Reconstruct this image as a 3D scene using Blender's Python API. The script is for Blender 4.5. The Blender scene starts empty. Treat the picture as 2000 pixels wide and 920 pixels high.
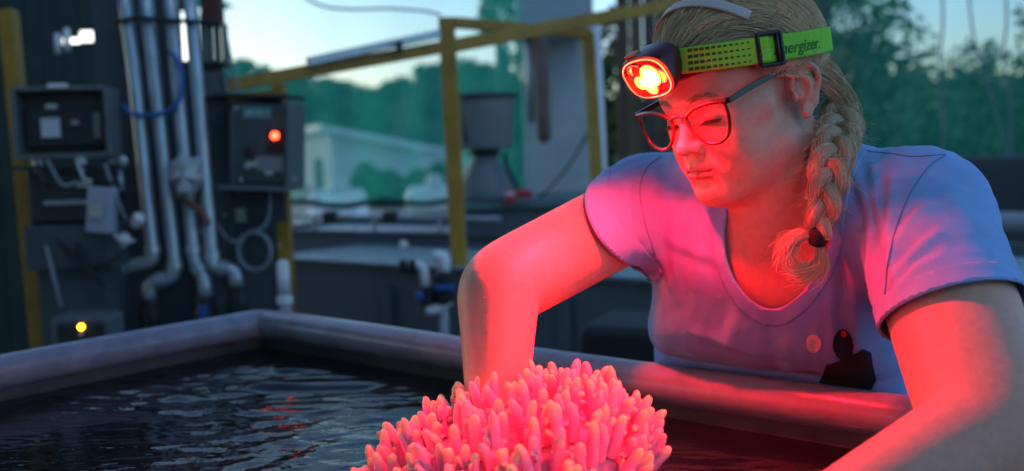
import bpy, bmesh, math, random
import numpy as np
from mathutils import Vector, Matrix

# ------------------------------------------------------------------ camera, sky, sun, exposure
SC = bpy.context.scene
COL = SC.collection
rad = math.radians
FPX = 1963.0
CAM_POS = np.array([0.0, 0.0, 1.25])
cam_rot = Matrix.Rotation(rad(90 - 5.24), 3, 'X') @ Matrix.Rotation(rad(-1.5), 3, 'Z')
CR = np.array(cam_rot)
cd = bpy.data.cameras.new('camera')
cam = bpy.data.objects.new('camera', cd)
COL.objects.link(cam)
cam.matrix_world = Matrix.Translation(CAM_POS.tolist()) @ cam_rot.to_4x4()
cd.sensor_width = 36.0
cd.lens = 36.0 * FPX / 2000.0
cd.clip_start, cd.clip_end = 0.02, 3000.0
cd.dof.use_dof = True
cd.dof.focus_distance = 1.05
cd.dof.aperture_fstop = 3.3
SC.camera = cam

SUN_EL, SUN_ROT = rad(8.0), rad(-43.0)
world = bpy.data.worlds.new('World')
SC.world = world
world.use_nodes = True
wn = world.node_tree
for n in list(wn.nodes):
    wn.nodes.remove(n)
sky = wn.nodes.new('ShaderNodeTexSky')
sky.sky_type = 'NISHITA'
sky.sun_disc = False
sky.sun_elevation = SUN_EL
sky.sun_rotation = SUN_ROT
sky.air_density = 1.0
sky.dust_density = 1.3
sky.ozone_density = 4.0
wbg = wn.nodes.new('ShaderNodeBackground')
wbg.inputs['Strength'].default_value = 0.15
wout = wn.nodes.new('ShaderNodeOutputWorld')
wn.links.new(sky.outputs[0], wbg.inputs['Color'])
wn.links.new(wbg.outputs[0], wout.inputs['Surface'])

sl = bpy.data.lights.new('sun', 'SUN')
sl.energy = 0.12
sl.angle = rad(25)
sl.color = (0.80, 0.90, 1.0)
sun = bpy.data.objects.new('sun', sl)
COL.objects.link(sun)
sun.location = (3, 0, 6)
sun.rotation_euler = (rad(38), rad(22), 0)

SC.view_settings.view_transform = 'Standard'
SC.view_settings.look = 'None'
SC.view_settings.gamma = 1.0
SC.view_settings.exposure = 1.27
SC.render.engine = 'CYCLES'
SC.cycles.use_denoising = True
SC.cycles.max_bounces = 8
SC.cycles.transparent_max_bounces = 16
SC.cycles.sample_clamp_indirect = 6.0
SC.cycles.caustics_reflective = False
SC.cycles.caustics_refractive = False

# ------------------------------------------------------------------ placing helpers (measured place -> world)
def P(u, v, d):
    """point seen at u, v (2000 px wide photograph) at distance d along the view axis"""
    return CAM_POS + CR @ np.array([(u - 1000) / FPX * d, -(v - 460) / FPX * d, -d])

def PZ(u, v, z):
    """point seen at u, v lying at height z"""
    r = CR @ np.array([(u - 1000) / FPX, -(v - 460) / FPX, -1.0])
    return CAM_POS + r * ((z - CAM_POS[2]) / r[2])

def proj(p):
    q = (np.asarray(p) - CAM_POS) @ CR
    return np.stack([1000 + FPX * q[..., 0] / -q[..., 2], 460 - FPX * q[..., 1] / -q[..., 2], -q[..., 2]], -1)

def nrm(v):
    v = np.asarray(v, float)
    return v / np.linalg.norm(v)

RNG = np.random.default_rng(7)

# ------------------------------------------------------------------ materials
MATS = {}
def mat(name, color, rough=0.5, metal=0.0, var=0.0, vscale=8.0, bump=0.0, bscale=60.0, spec=0.5, sss=0.0,
        emit=None, estr=0.0, attr=None, coat=0.0, stretch=None, color2=None, sheen=0.0, sssr=(1, .2, .1)):
    if name in MATS:
        return MATS[name]
    m = bpy.data.materials.new(name)
    m.use_nodes = True
    nt = m.node_tree
    b = nt.nodes['Principled BSDF']
    b.inputs['Roughness'].default_value = rough
    b.inputs['Metallic'].default_value = metal
    b.inputs['Specular IOR Level'].default_value = spec
    b.inputs['Coat Weight'].default_value = coat
    b.inputs['Sheen Weight'].default_value = sheen
    if sss:
        b.inputs['Subsurface Weight'].default_value = 1.0
        b.inputs['Subsurface Scale'].default_value = sss
        b.inputs['Subsurface Radius'].default_value = sssr
    if emit:
        b.inputs['Emission Color'].default_value = (*emit, 1)
        b.inputs['Emission Strength'].default_value = estr
    tc = nt.nodes.new('ShaderNodeTexCoord')
    src = tc.outputs['Object']
    if stretch:
        mp = nt.nodes.new('ShaderNodeMapping')
        mp.inputs['Scale'].default_value = stretch
        nt.links.new(src, mp.inputs['Vector'])
        src = mp.outputs['Vector']
    base = None
    if attr:
        a = nt.nodes.new('ShaderNodeAttribute')
        a.attribute_name = attr
        base = a.outputs['Color']
    if var or color2:
        nz = nt.nodes.new('ShaderNodeTexNoise')
        nz.inputs['Scale'].default_value = vscale
        nz.inputs['Detail'].default_value = 6
        nz.inputs['Roughness'].default_value = 0.65
        nt.links.new(src, nz.inputs['Vector'])
        rmp = nt.nodes.new('ShaderNodeMapRange')
        rmp.inputs['From Min'].default_value = 0.3
        rmp.inputs['From Max'].default_value = 0.7
        nt.links.new(nz.outputs['Fac'], rmp.inputs['Value'])
        mx = nt.nodes.new('ShaderNodeMix')
        mx.data_type = 'RGBA'
        c = np.array(color)
        if color2 is None:
            lo, hi = c * (1 - var), np.minimum(c * (1 + var), 1)
        else:
            lo, hi = c, np.array(color2)
        nt.links.new(rmp.outputs['Result'], mx.inputs['Factor'])
        if base is not None:
            mx.blend_type = 'MULTIPLY'
            mx.inputs['Factor'].default_value = 1.0
            nt.links.remove(mx.inputs['Factor'].links[0])
            r2 = nt.nodes.new('ShaderNodeMapRange')
            r2.inputs['To Min'].default_value = 1 - var
            r2.inputs['To Max'].default_value = 1 + var
            nt.links.new(rmp.outputs['Result'], r2.inputs['Value'])
            nt.links.new(base, mx.inputs['A'])
            nt.links.new(r2.outputs['Result'], mx.inputs['B'])
        else:
            mx.inputs['A'].default_value = (*lo, 1)
            mx.inputs['B'].default_value = (*hi, 1)
        base = mx.outputs['Result']
    if base is not None:
        nt.links.new(base, b.inputs['Base Color'])
    else:
        b.inputs['Base Color'].default_value = (*color, 1)
    if bump:
        bz = nt.nodes.new('ShaderNodeTexNoise')
        bz.inputs['Scale'].default_value = bscale
        bz.inputs['Detail'].default_value = 5
        nt.links.new(src, bz.inputs['Vector'])
        bp = nt.nodes.new('ShaderNodeBump')
        bp.inputs['Strength'].default_value = 1.0
        bp.inputs['Distance'].default_value = bump
        nt.links.new(bz.outputs['Fac'], bp.inputs['Height'])
        nt.links.new(bp.outputs['Normal'], b.inputs['Normal'])
    MATS[name] = m
    return m

# ------------------------------------------------------------------ mesh helpers
def mesh_np(name, V, F, smooth=True, col=None):
    """mesh from numpy verts and an (n,3|4) face array"""
    me = bpy.data.meshes.new(name)
    V = np.asarray(V, np.float32)
    F = np.asarray(F, np.int32)
    k = F.shape[1]
    me.vertices.add(len(V))
    me.vertices.foreach_set('co', V.ravel())
    me.loops.add(F.size)
    me.loops.foreach_set('vertex_index', F.ravel())
    me.polygons.add(len(F))
    me.polygons.foreach_set('loop_start', np.arange(0, F.size, k, dtype=np.int32))
    me.polygons.foreach_set('use_smooth', np.full(len(F), smooth))
    me.update(calc_edges=True)
    if col is not None:
        a = me.color_attributes.new('col', 'FLOAT_COLOR', 'POINT')
        c = np.ones((len(V), 4), np.float32)
        c[:, :3] = col
        a.data.foreach_set('color', c.ravel())
    return me

def link(name, me, material=None, parent=None):
    o = bpy.data.objects.new(name, me)
    COL.objects.link(o)
    if material is not None:
        me.materials.append(material)
    if parent is not None:
        o.parent = parent
        o.matrix_parent_inverse = parent.matrix_world.inverted()
    return o

def tag(o, label=None, cat=None, group=None, kind=None):
    if label: o['label'] = label
    if cat: o['category'] = cat
    if group: o['group'] = group
    if kind: o['kind'] = kind
    return o

def thing(name, loc, label, cat, group=None):
    o = bpy.data.objects.new(name, None)
    COL.objects.link(o)
    o.matrix_world = Matrix.Translation([float(c) for c in loc])
    o.empty_display_size = 0.05
    return tag(o, label, cat, group)

class MB:
    def __init__(s):
        s.v, s.f = [], []
    def quadgrid(s, R, closed=True, caps=False):
        n, m = len(R), len(R[0])
        o = len(s.v)
        for r in R:
            s.v.extend([tuple(map(float, p)) for p in r])
        for i in range(n - 1):
            for j in range(m if closed else m - 1):
                a, b = o + i * m + j, o + i * m + (j + 1) % m
                s.f.append((a, b, b + m, a + m))
        if caps:
            s.f.append(tuple(o + j for j in reversed(range(m))))
            s.f.append(tuple(o + (n - 1) * m + j for j in range(m)))
        return s
    def box(s, c, size, R=None):
        c, h = np.asarray(c, float), np.asarray(size, float) / 2
        R = np.eye(3) if R is None else np.asarray(R)
        o = len(s.v)
        for x in (-1, 1):
            for y in (-1, 1):
                for z in (-1, 1):
                    s.v.append(tuple(c + R @ (np.array([x, y, z]) * h)))
        for q in ((0, 1, 3, 2), (4, 6, 7, 5), (0, 4, 5, 1), (2, 3, 7, 6), (0, 2, 6, 4), (1, 5, 7, 3)):
            s.f.append(tuple(o + i for i in q))
        return s
    def bar(s, a, b, w, h, up=(0, 0, 1)):
        a, b = np.asarray(a, float), np.asarray(b, float)
        d = nrm(b - a)
        x = nrm(np.cross(d, up)); y = np.cross(x, d)
        return s.box((a + b) / 2, (w, np.linalg.norm(b - a), h), np.stack([x, d, y], 1))
    def tube(s, pts, r, n=12, caps=True):
        s.quadgrid(tube_rings(pts, r, n), True, caps)
        return s
    def lathe(s, c, prof, axis=(0, 0, 1), n=28, caps=True):
        ax = nrm(axis)
        x = nrm(np.cross(ax, (0.31, 0.95, 0.11) if abs(ax[2]) > .8 else (0, 0, 1))); y = np.cross(ax, x)
        t = np.linspace(0, 2 * math.pi, n, endpoint=False)
        R = [[np.asarray(c) + ax * h + (x * math.cos(a) + y * math.sin(a)) * max(r, 1e-4) for a in t] for r, h in prof]
        return s.quadgrid(R, True, caps)
    def prism(s, poly, off):
        n = len(poly); o = len(s.v)
        s.v += [tuple(map(float, p)) for p in poly] + [tuple(map(float, np.asarray(p) + off)) for p in poly]
        s.f.append(tuple(o + i for i in range(n))); s.f.append(tuple(o + n + i for i in reversed(range(n))))
        for i in range(n):
            j = (i + 1) % n
            s.f.append((o + i, o + n + i, o + n + j, o + j))
        return s
    def build(s, name, material, parent=None, smooth=False, bevel=0.0, seg=2):
        me = bpy.data.meshes.new(name)
        me.from_pydata(s.v, [], s.f)
        bm = bmesh.new(); bm.from_mesh(me)
        bmesh.ops.recalc_face_normals(bm, faces=bm.faces)
        bm.to_mesh(me); bm.free()
        if smooth:
            me.polygons.foreach_set('use_smooth', [True] * len(me.polygons))
        o = link(name, me, material, parent)
        if smooth == 'auto':
            me.set_sharp_from_angle(angle=rad(38))
        if bevel:
            b = o.modifiers.new('bevel', 'BEVEL'); b.width = bevel; b.segments = seg; b.limit_method = 'ANGLE'
        return o

def tube_rings(pts, r, n):
    pts = np.asarray(pts, float)
    r = np.broadcast_to(np.asarray(r, float), (len(pts),))
    T = np.gradient(pts, axis=0)
    T /= np.linalg.norm(T, axis=1)[:, None] + 1e-12
    x = np.cross(T[0], (0.2, 0.3, 0.93))
    if np.linalg.norm(x) < 0.05: x = np.cross(T[0], (1, 0, 0))
    R = []
    a = np.linspace(0, 2 * math.pi, n, endpoint=False)
    for p, t, rr in zip(pts, T, r):
        x = nrm(x - t * (x @ t)); y = np.cross(t, x)
        R.append([p + (x * math.cos(q) + y * math.sin(q)) * rr for q in a])
    return R

def smooth_path(pts, n=8, passes=2):
    """Catmull-Rom through pts"""
    p = np.asarray(pts, float)
    q = np.vstack([2 * p[0] - p[1], p, 2 * p[-1] - p[-2]])
    out = []
    for i in range(1, len(q) - 2):
        for t in np.linspace(0, 1, n, endpoint=False):
            out.append(0.5 * ((2 * q[i]) + (q[i + 1] - q[i - 1]) * t + (2 * q[i - 1] - 5 * q[i] + 4 * q[i + 1] - q[i + 2]) * t * t
                              + (3 * q[i] - q[i - 1] - 3 * q[i + 1] + q[i + 2]) * t ** 3))
    out.append(q[-2])
    return np.array(out)

def elbow_path(pts, r, n=6):
    """polyline with rounded corners"""
    pts = [np.asarray(p, float) for p in pts]
    out = [pts[0]]
    for a, b, c in zip(pts, pts[1:], pts[2:]):
        ra = min(r, np.linalg.norm(b - a) * .45, np.linalg.norm(c - b) * .45)
        s, e = b + nrm(a - b) * ra, b + nrm(c - b) * ra
        for t in np.linspace(0, 1, n):
            out.append((1 - t) ** 2 * s + 2 * t * (1 - t) * b + t * t * e)
    out.append(pts[-1])
    return np.array(out)

def strands_mesh(paths, radii, n=3):
    """paths (S,K,3), radii (S,K) -> verts, quads of thin tubes, all at once"""
    S, K, _ = paths.shape
    T = np.gradient(paths, axis=1)
    T /= np.linalg.norm(T, axis=2, keepdims=True) + 1e-9
    ref = np.broadcast_to(np.array([0.3, 0.4, 0.87]), T.shape)
    X = np.cross(T, ref); X /= np.linalg.norm(X, axis=2, keepdims=True) + 1e-9
    Y = np.cross(T, X)
    a = np.linspace(0, 2 * np.pi, n, endpoint=False)
    V = paths[:, :, None, :] + radii[:, :, None, None] * (X[:, :, None, :] * np.cos(a)[None, None, :, None] + Y[:, :, None, :] * np.sin(a)[None, None, :, None])
    idx = np.arange(S * K * n).reshape(S, K, n)
    A, B = idx[:, :-1, :], np.roll(idx, -1, 2)[:, :-1, :]
    C, D = np.roll(idx, -1, 2)[:, 1:, :], idx[:, 1:, :]
    return V.reshape(-1, 3), np.stack([A, B, C, D], -1).reshape(-1, 4)

# ------------------------------------------------------------------ signed-distance modelling
class Field:
    def __init__(s, xs, ys, zs):
        s.ax = [np.asarray(a, np.float32) for a in (xs, ys, zs)]
        s.D = np.full([len(a) for a in s.ax], 1.0, np.float32)
    def _sl(s, lo, hi):
        return tuple(slice(max(int(np.searchsorted(a, l)) - 1, 0), int(np.searchsorted(a, h)) + 1) for a, l, h in zip(s.ax, lo, hi))
    def add(s, fn, lo, hi, k=0.01, op='u'):
        m = max(k, 0.004) + 0.012
        sl = s._sl(np.asarray(lo) - m, np.asarray(hi) + m)
        g = np.meshgrid(*[a[q] for a, q in zip(s.ax, sl)], indexing='ij')
        p = np.stack(g, -1)
        if p.size == 0: return
        d = fn(p).astype(np.float32)
        a = s.D[sl]
        if op == 'u':
            h = np.clip(k - np.abs(a - d), 0, None) / k
            s.D[sl] = np.minimum(a, d) - h * h * k * .25
        else:
            d = -d
            h = np.clip(k - np.abs(a - d), 0, None) / k
            s.D[sl] = np.maximum(a, d) + h * h * k * .25
    def cone(s, a, b, ra, rb, k=0.01, op='u'):
        a, b = np.asarray(a, float), np.asarray(b, float)
        ba = b - a; L2 = ba @ ba
        def fn(p):
            q = p - a
            t = np.clip((q @ ba) / L2, 0, 1)
            return np.linalg.norm(q - t[..., None] * ba, axis=-1) - (ra + (rb - ra) * t)
        R = max(ra, rb)
        s.add(fn, np.minimum(a, b) - R, np.maximum(a, b) + R, k, op)
    def ell(s, c, r, M=None, k=0.01, op='u'):
        c, r = np.asarray(c, float), np.asarray(r, float)
        M = np.eye(3) if M is None else np.asarray(M)
        def fn(p):
            q = (p - c) @ M
            k0 = np.linalg.norm(q / r, axis=-1)
            k1 = np.linalg.norm(q / (r * r), axis=-1) + 1e-9
            return k0 * (k0 - 1) / k1
        R = np.abs(M) @ r
        s.add(fn, c - R, c + R, k, op)
    def mesh(s):
        D = s.D
        ins = D < 0
        nx, ny, nz = D.shape
        cnt = np.zeros((nx - 1, ny - 1, nz - 1), np.uint8)
        for i in (0, 1):
            for j in (0, 1):
                for k in (0, 1):
                    cnt += ins[i:nx - 1 + i, j:ny - 1 + j, k:nz - 1 + k]
        cells = np.argwhere((cnt > 0) & (cnt < 8))
        vid = np.full(cnt.shape, -1, np.int32)
        vid[tuple(cells.T)] = np.arange(len(cells))
        acc = np.zeros((len(cells), 3)); w = np.zeros(len(cells))
        cs = [(i, j, k) for i in (0, 1) for j in (0, 1) for k in (0, 1)]
        X, Y, Z = s.ax
        for a in cs:
            for ax in range(3):
                if a[ax] == 1: continue
                b = list(a); b[ax] = 1
                ia = cells + np.array(a); ib = cells + np.array(b)
                da = D[tuple(ia.T)]; db = D[tuple(ib.T)]
                m = (da < 0) != (db < 0)
                t = np.where(m, da / np.where(m, da - db, 1), 0)
                pa = np.stack([X[ia[:, 0]], Y[ia[:, 1]], Z[ia[:, 2]]], 1)
                pb = np.stack([X[ib[:, 0]], Y[ib[:, 1]], Z[ib[:, 2]]], 1)
                acc += np.where(m[:, None], pa + t[:, None] * (pb - pa), 0); w += m
        V = acc / w[:, None]
        F = []
        # faces for every grid edge whose ends differ in sign
        for ax in range(3):
            a = np.moveaxis(ins, ax, 0)
            e = np.argwhere(a[:-1] != a[1:])
            flip = a[:-1][tuple(e.T)]
            o1, o2 = [(1, 2), (0, 2), (0, 1)][ax]
            full = np.zeros((len(e), 3), int)
            full[:, ax] = e[:, 0]; full[:, o1] = e[:, 1]; full[:, o2] = e[:, 2]
            ok = (full[:, o1] > 0) & (full[:, o2] > 0) & (full[:, o1] < D.shape[o1] - 1) & (full[:, o2] < D.shape[o2] - 1)
            full, flip = full[ok], flip[ok]
            def cell(d1, d2):
                c = full.copy(); c[:, o1] -= d1; c[:, o2] -= d2
                return vid[tuple(c.T)]
            q = np.stack([cell(1, 1), cell(0, 1), cell(0, 0), cell(1, 0)], 1)
            fl = flip if ax != 1 else ~flip
            q[~fl] = q[~fl][:, ::-1]
            F.append(q)
        return V, np.concatenate(F)

def axis_pts(segs):
    """[(lo, hi, step), ...] -> sorted coordinates"""
    out = [np.arange(a, b, st) for a, b, st in segs]
    return np.concatenate(out)

def vnormals(V, F):
    N = np.zeros_like(V)
    n = np.cross(V[F[:, 1]] - V[F[:, 0]], V[F[:, 2]] - V[F[:, 0]])
    for i in range(F.shape[1]):
        np.add.at(N, F[:, i], n)
    return N / (np.linalg.norm(N, axis=1)[:, None] + 1e-12)

def tris_of(F):
    return F if F.shape[1] == 3 else np.concatenate([F[:, [0, 1, 2]], F[:, [0, 2, 3]]])

def clip_mesh(V, T, g):
    """keep the part of a triangle mesh where g >= 0, cut cleanly along g = 0"""
    g = np.where(np.abs(g) < 1e-9, 1e-9, g)
    pos = g > 0
    c = pos[T].sum(1)
    keep = [T[c == 3]]
    newV = [V]; n0 = len(V); cache = {}
    extra = []
    def cut(a, b):
        key = (a, b) if a < b else (b, a)
        if key not in cache:
            t = g[a] / (g[a] - g[b])
            cache[key] = n0 + len(extra)
            extra.append(V[a] + t * (V[b] - V[a]))
        return cache[key]
    out = []
    for t in T[(c == 1) | (c == 2)]:
        pz = pos[t]
        if pz.sum() == 1:
            i = int(np.argmax(pz)); a, b, d = t[i], t[(i + 1) % 3], t[(i + 2) % 3]
            out.append((a, cut(a, b), cut(a, d)))
        else:
            i = int(np.argmin(pz)); a, b, d = t[i], t[(i + 1) % 3], t[(i + 2) % 3]
            x, y = cut(b, a), cut(d, a)
            out.append((x, b, d)); out.append((x, d, y))
    if extra: newV.append(np.array(extra))
    if out: keep.append(np.array(out))
    V2, T2 = np.concatenate(newV), np.concatenate(keep)
    used = np.unique(T2)
    re = np.full(len(V2), -1); re[used] = np.arange(len(used))
    return V2[used], re[T2]

def vnoise(p, scale, seed=0):
    """cheap smooth 3d value noise in [-1,1]"""
    q = np.asarray(p) * scale
    i = np.floor(q).astype(np.int64); f = q - i
    f = f * f * (3 - 2 * f)
    def h(x, y, z):
        n = (x * 73856093) ^ (y * 19349663) ^ (z * 83492791) ^ (seed * 2654435761)
        n = (n ^ (n >> 13)) * 1274126177
        n = n ^ (n >> 16)
        return (n & 0xffff) / 32767.5 - 1
    r = 0
    for a in (0, 1):
        for b in (0, 1):
            for c in (0, 1):
                w = (f[..., 0] if a else 1 - f[..., 0]) * (f[..., 1] if b else 1 - f[..., 1]) * (f[..., 2] if c else 1 - f[..., 2])
                r = r + w * h(i[..., 0] + a, i[..., 1] + b, i[..., 2] + c)
    return r

def text_mesh(body_, shear=0.0):
    cu = bpy.data.curves.new('lettering', 'FONT'); cu.body = body_; cu.shear = shear; cu.resolution_u = 3; cu.offset = .012
    to = bpy.data.objects.new('lettering', cu); COL.objects.link(to)
    dg = bpy.context.evaluated_depsgraph_get()
    me = bpy.data.meshes.new_from_object(to.evaluated_get(dg))
    bpy.data.objects.remove(to)
    return me
# ================================================================== the setting
RIM_Z = 0.935
RIM_R = 0.0262
rA, rC, rL = PZ(1770, 820, RIM_Z), PZ(510, 632, RIM_Z), PZ(0, 727, RIM_Z)
U_RIM = nrm((rA - rC)); N_RIM = np.array([-U_RIM[1], U_RIM[0], 0.0])     # along the rim, and outwards
W_RIM = nrm(rL - rC)
UP = np.array([0, 0, 1.0])
FWD = np.array([0, 1.0, 0])

m_yellow = mat('yellow_paint', (.34, .175, .012), rough=.55, var=.25, vscale=14, bump=.0008, bscale=80)
m_grey = mat('grey_pvc', (.30, .33, .36), rough=.38, var=.08, vscale=10, bump=.0004, bscale=120)
m_pipe = mat('silver_grey_pipe', (.36, .41, .44), rough=.30, metal=.45, var=.15, vscale=14)
m_white = mat('white_plastic', (.70, .71, .70), rough=.4, var=.08, vscale=10)
m_dark = mat('dark_plastic', (.022, .026, .030), rough=.45, var=.2, vscale=14)
m_slate = mat('slate_board', (.05, .066, .078), rough=.6, var=.18, vscale=6, bump=.0006, bscale=60)
m_box = mat('grey_enclosure', (.105, .125, .13), rough=.45, var=.12, vscale=9)
m_blue = mat('blue_plastic', (.02, .10, .36), rough=.4)
m_black = mat('black_rubber', (.012, .013, .014), rough=.6)
m_steel = mat('galvanised_steel', (.45, .47, .48), rough=.45, metal=.8, var=.15, vscale=20)
m_conc = mat('concrete', (.40, .41, .41), rough=.8, var=.14, vscale=5, bump=.002, bscale=40)

# ground: one sheet out to the horizon, with a concrete slab round the tanks
MB().box((0, 700, -.05), (3000, 2000, .1)).build('ground', mat('pale_coral_gravel', (.42, .39, .34), rough=.95, color2=(.16, .17, .08), vscale=.12, bump=.01, bscale=14))['kind'] = 'structure'
sl_ = MB().box((0, 2.2, .0), (9.5, 8.0, .03)).build('floor_slab', m_conc); sl_['kind'] = 'structure'
FL = .015

# hills behind the net
ridge = [(-600, 140), (-200, 120), (200, 118), (443, 109), (509, 107), (545, 121), (600, 136), (639, 141), (678, 146), (713, 159), (748, 162), (782, 154), (817, 141), (835, 128), (861, 116), (910, 112), (960, 128), (1010, 152), (1100, 190), (1400, 210), (1700, 190), (2100, 170), (2600, 200)]
ru = np.array([r_[0] for r_ in ridge], float); rvv = np.array([r_[1] for r_ in ridge], float)
def ridge_h(X, Y):
    u = 1000 + FPX * X / 150.0
    return 1.25 + (285 - np.interp(u, ru, rvv)) / FPX * 150.0
gx, gy = np.linspace(-150, 150, 120), np.linspace(90, 260, 40)
GX, GY = np.meshgrid(gx, gy, indexing='ij')
prof = np.clip((GY - 90) / 60, 0, 1); prof = prof * prof * (3 - 2 * prof) * np.where(GY > 150, np.clip(1 - (GY - 150) / 140, .2, 1), 1)
GZ = (ridge_h(GX, GY) - 2.5) * prof - .4 + .8 * vnoise(np.stack([GX, GY, GX * 0], -1), .12, 3) * prof
i_ = np.arange(GX.size).reshape(GX.shape)
hills = link('hills', mesh_np('hills', np.stack([GX, GY, GZ], -1).reshape(-1, 3), np.stack([i_[:-1, :-1], i_[1:, :-1], i_[1:, 1:], i_[:-1, 1:]], -1).reshape(-1, 4)), mat('hill_earth', (.03, .055, .025), rough=.95, var=.3, vscale=.2))
hills['kind'] = 'structure'

def leaf_quads(cent, size, rng, up=.3):
    n = len(cent)
    d = rng.normal(size=(n, 3)); d[:, 2] += up; d /= np.linalg.norm(d, axis=1)[:, None]
    a = np.cross(d, rng.normal(size=(n, 3))); a /= np.linalg.norm(a, axis=1)[:, None]
    b = np.cross(d, a)
    s = (size * rng.uniform(.6, 1.4, n))[:, None]
    fold = d * s * .25
    V = np.stack([cent - a * s, cent - b * s * .5 + fold, cent + a * s, cent + b * s * .5 + fold], 1).reshape(-1, 3)
    return V, np.arange(4 * n).reshape(n, 4)
def foliage_mat(name, c):
    if name in MATS: return MATS[name]
    m = mat(name, c, rough=.6, attr='col', var=.2, vscale=3)
    b = m.node_tree.nodes['Principled BSDF']
    return m
# forest covering the hills: one mass
rf = np.random.default_rng(12)
cs, cc = [], []
for k in range(900):
    x, y = rf.uniform(-120, 120), 95 + 62 * rf.uniform(0, 1) ** .8
    pr_ = np.clip((y - 90) / 60, 0, 1); pr_ = pr_ * pr_ * (3 - 2 * pr_)
    h0 = (ridge_h(x, y) - 2.5) * pr_
    r0 = rf.uniform(.8, 1.3)
    d = rf.normal(size=(90, 3)); d /= np.linalg.norm(d, axis=1)[:, None]
    cs.append(np.array([x, y, h0 + r0 * .8]) + d * np.array([1.25, 1.25, 1.0]) * r0 * rf.uniform(.6, 1.05, (90, 1)))
    cc.append(np.tile(np.array([.035, .075, .03]) * rf.uniform(.6, 1.6) + np.array([.02, .01, 0]) * rf.uniform(0, 1), (90, 1)))
cs, cc = np.concatenate(cs), np.concatenate(cc)
v, f = leaf_quads(cs, .42, rf)
fo = link('forest', mesh_np('forest', v, f, False, np.repeat(cc, 4, 0)), foliage_mat('forest_leaves', (.04, .08, .03)))
tag(fo, 'dark green wooded hillside beyond the white building', 'forest', kind='stuff')

def tree(label, base, h, crown, n, leaf, tint, seed, group=None, trunk_r=.12):
    """crown: list of (dx, dy, z, rx, rz) clumps"""
    rg = np.random.default_rng(seed)
    t = thing('tree', base, label, 'tree', group)
    base = np.asarray(base, float)
    top = base + np.array([rg.normal() * .15, rg.normal() * .15, h * .8])
    tp = smooth_path([base, base * .6 + top * .4 + rg.normal(size=3) * .08, top], 6)
    mbt = MB().tube(tp, np.linspace(trunk_r, trunk_r * .3, len(tp)), 10)
    for (dx, dy, z, rx, rz) in crown:
        s_ = tp[int(rg.integers(4, len(tp) - 2))]
        e_ = base + np.array([dx, dy, z])
        mbt.tube(smooth_path([s_, (s_ + e_) / 2 + np.array([0, 0, .1]), e_], 4), np.linspace(trunk_r * .4, trunk_r * .08, 9), 6)
    mbt.build('trunk', mat('bark', (.06, .05, .04), rough=.9, var=.3, vscale=8, bump=.01, bscale=20), t, smooth=True)
    C_, K_ = [], []
    tot = sum(c[3] ** 2 * c[4] for c in crown)
    for (dx, dy, z, rx, rz) in crown:
        m_ = int(n * rx * rx * rz / tot)
        d = rg.normal(size=(m_, 3)); d /= np.linalg.norm(d, axis=1)[:, None]
        rr = rg.uniform(.25, 1.05, (m_, 1)) ** .6
        q = base + np.array([dx, dy, z]) + d * np.array([rx, rx, rz]) * rr
        q = q[vnoise(q, 2.2 / max(rx, .2), seed) > -.35]
        C_.append(q); K_.append(np.tile(np.array(tint) * rg.uniform(.7, 1.35), (len(q), 1)) * rg.uniform(.75, 1.25, (len(q), 1)))
    C_, K_ = np.concatenate(C_), np.concatenate(K_)
    v, f = leaf_quads(C_, leaf, rg)
    link('crown', mesh_np('crown', v, f, False, np.repeat(K_, 4, 0)), foliage_mat('tree_leaves', (.05, .1, .04)), t)
    return t
def ground_at(u, d):
    p = P(u, 400, d); return np.array([p[0], p[1], -.0])
def z_at(v, d, u=1000):
    return P(u, v, d)[2]
g_ = 'trees beyond the net on the right'
b0 = ground_at(1690, 10)
pxm = lambda px, d: px * d / FPX
tree('tall leafy green tree rising out of frame behind the blond braid', b0, 2.6,
     [(-.15, 0, z_at(60, 10), .55, .5), (.25, .2, z_at(120, 10), .5, .45), (-.3, -.2, z_at(180, 10), .5, .5), (.2, 0, z_at(230, 10), .7, .5), (0, .2, z_at(-40, 10), .5, .5), (-.2, 0, z_at(290, 10), .8, .5)], 5200, .055, (.08, .20, .08), 1, g_)
b0 = ground_at(1900, 9)
tree('bushy green tree with sky gaps above the blue sleeve', b0, 1.9,
     [(0, 0, z_at(150, 9), .30, .22), (.25, .1, z_at(190, 9), .40, .30), (-.2, .1, z_at(220, 9), .42, .28), (.2, 0, z_at(270, 9), .7, .35), (-.35, 0, z_at(280, 9), .6, .4), (.5, 0, z_at(130, 9), .22, .16)], 4600, .045, (.06, .16, .06), 2, g_)
b0 = ground_at(2080, 8.5)
tree('dark tree at the right edge of the view with an overhanging bough', b0, 2.2,
     [(-.25, 0, z_at(60, 8.5), .22, .12), (0, 0, z_at(170, 8.5), .35, .3), (-.2, 0, z_at(260, 8.5), .5, .4), (.3, 0, z_at(60, 8.5), .4, .4)], 2600, .045, (.05, .12, .05), 3, g_)
b0 = ground_at(1770, 13)
tree('pale green tree farther back between the two near trees', b0, 2.6,
     [(0, 0, z_at(240, 13), 1.2, .6), (-.8, 0, z_at(210, 13), .9, .6), (1.2, 0, z_at(270, 13), 1.2, .6), (0, 0, z_at(330, 13), 2.0, .5)], 5200, .07, (.06, .14, .06), 4, g_)
b0 = ground_at(1010, 9)
tree('bright green tree behind the feed hopper', b0, 2.8,
     [(-.05, 0, z_at(20, 9), .30, .30), (.05, 0, z_at(150, 9), .22, .3), (0, 0, z_at(240, 9), .30, .3), (.0, 0, z_at(330, 9), .35, .3), (.1, 0, z_at(-60, 9), .4, .3)], 2600, .05, (.06, .18, .06), 5)
b0 = ground_at(1195, 7)
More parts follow.
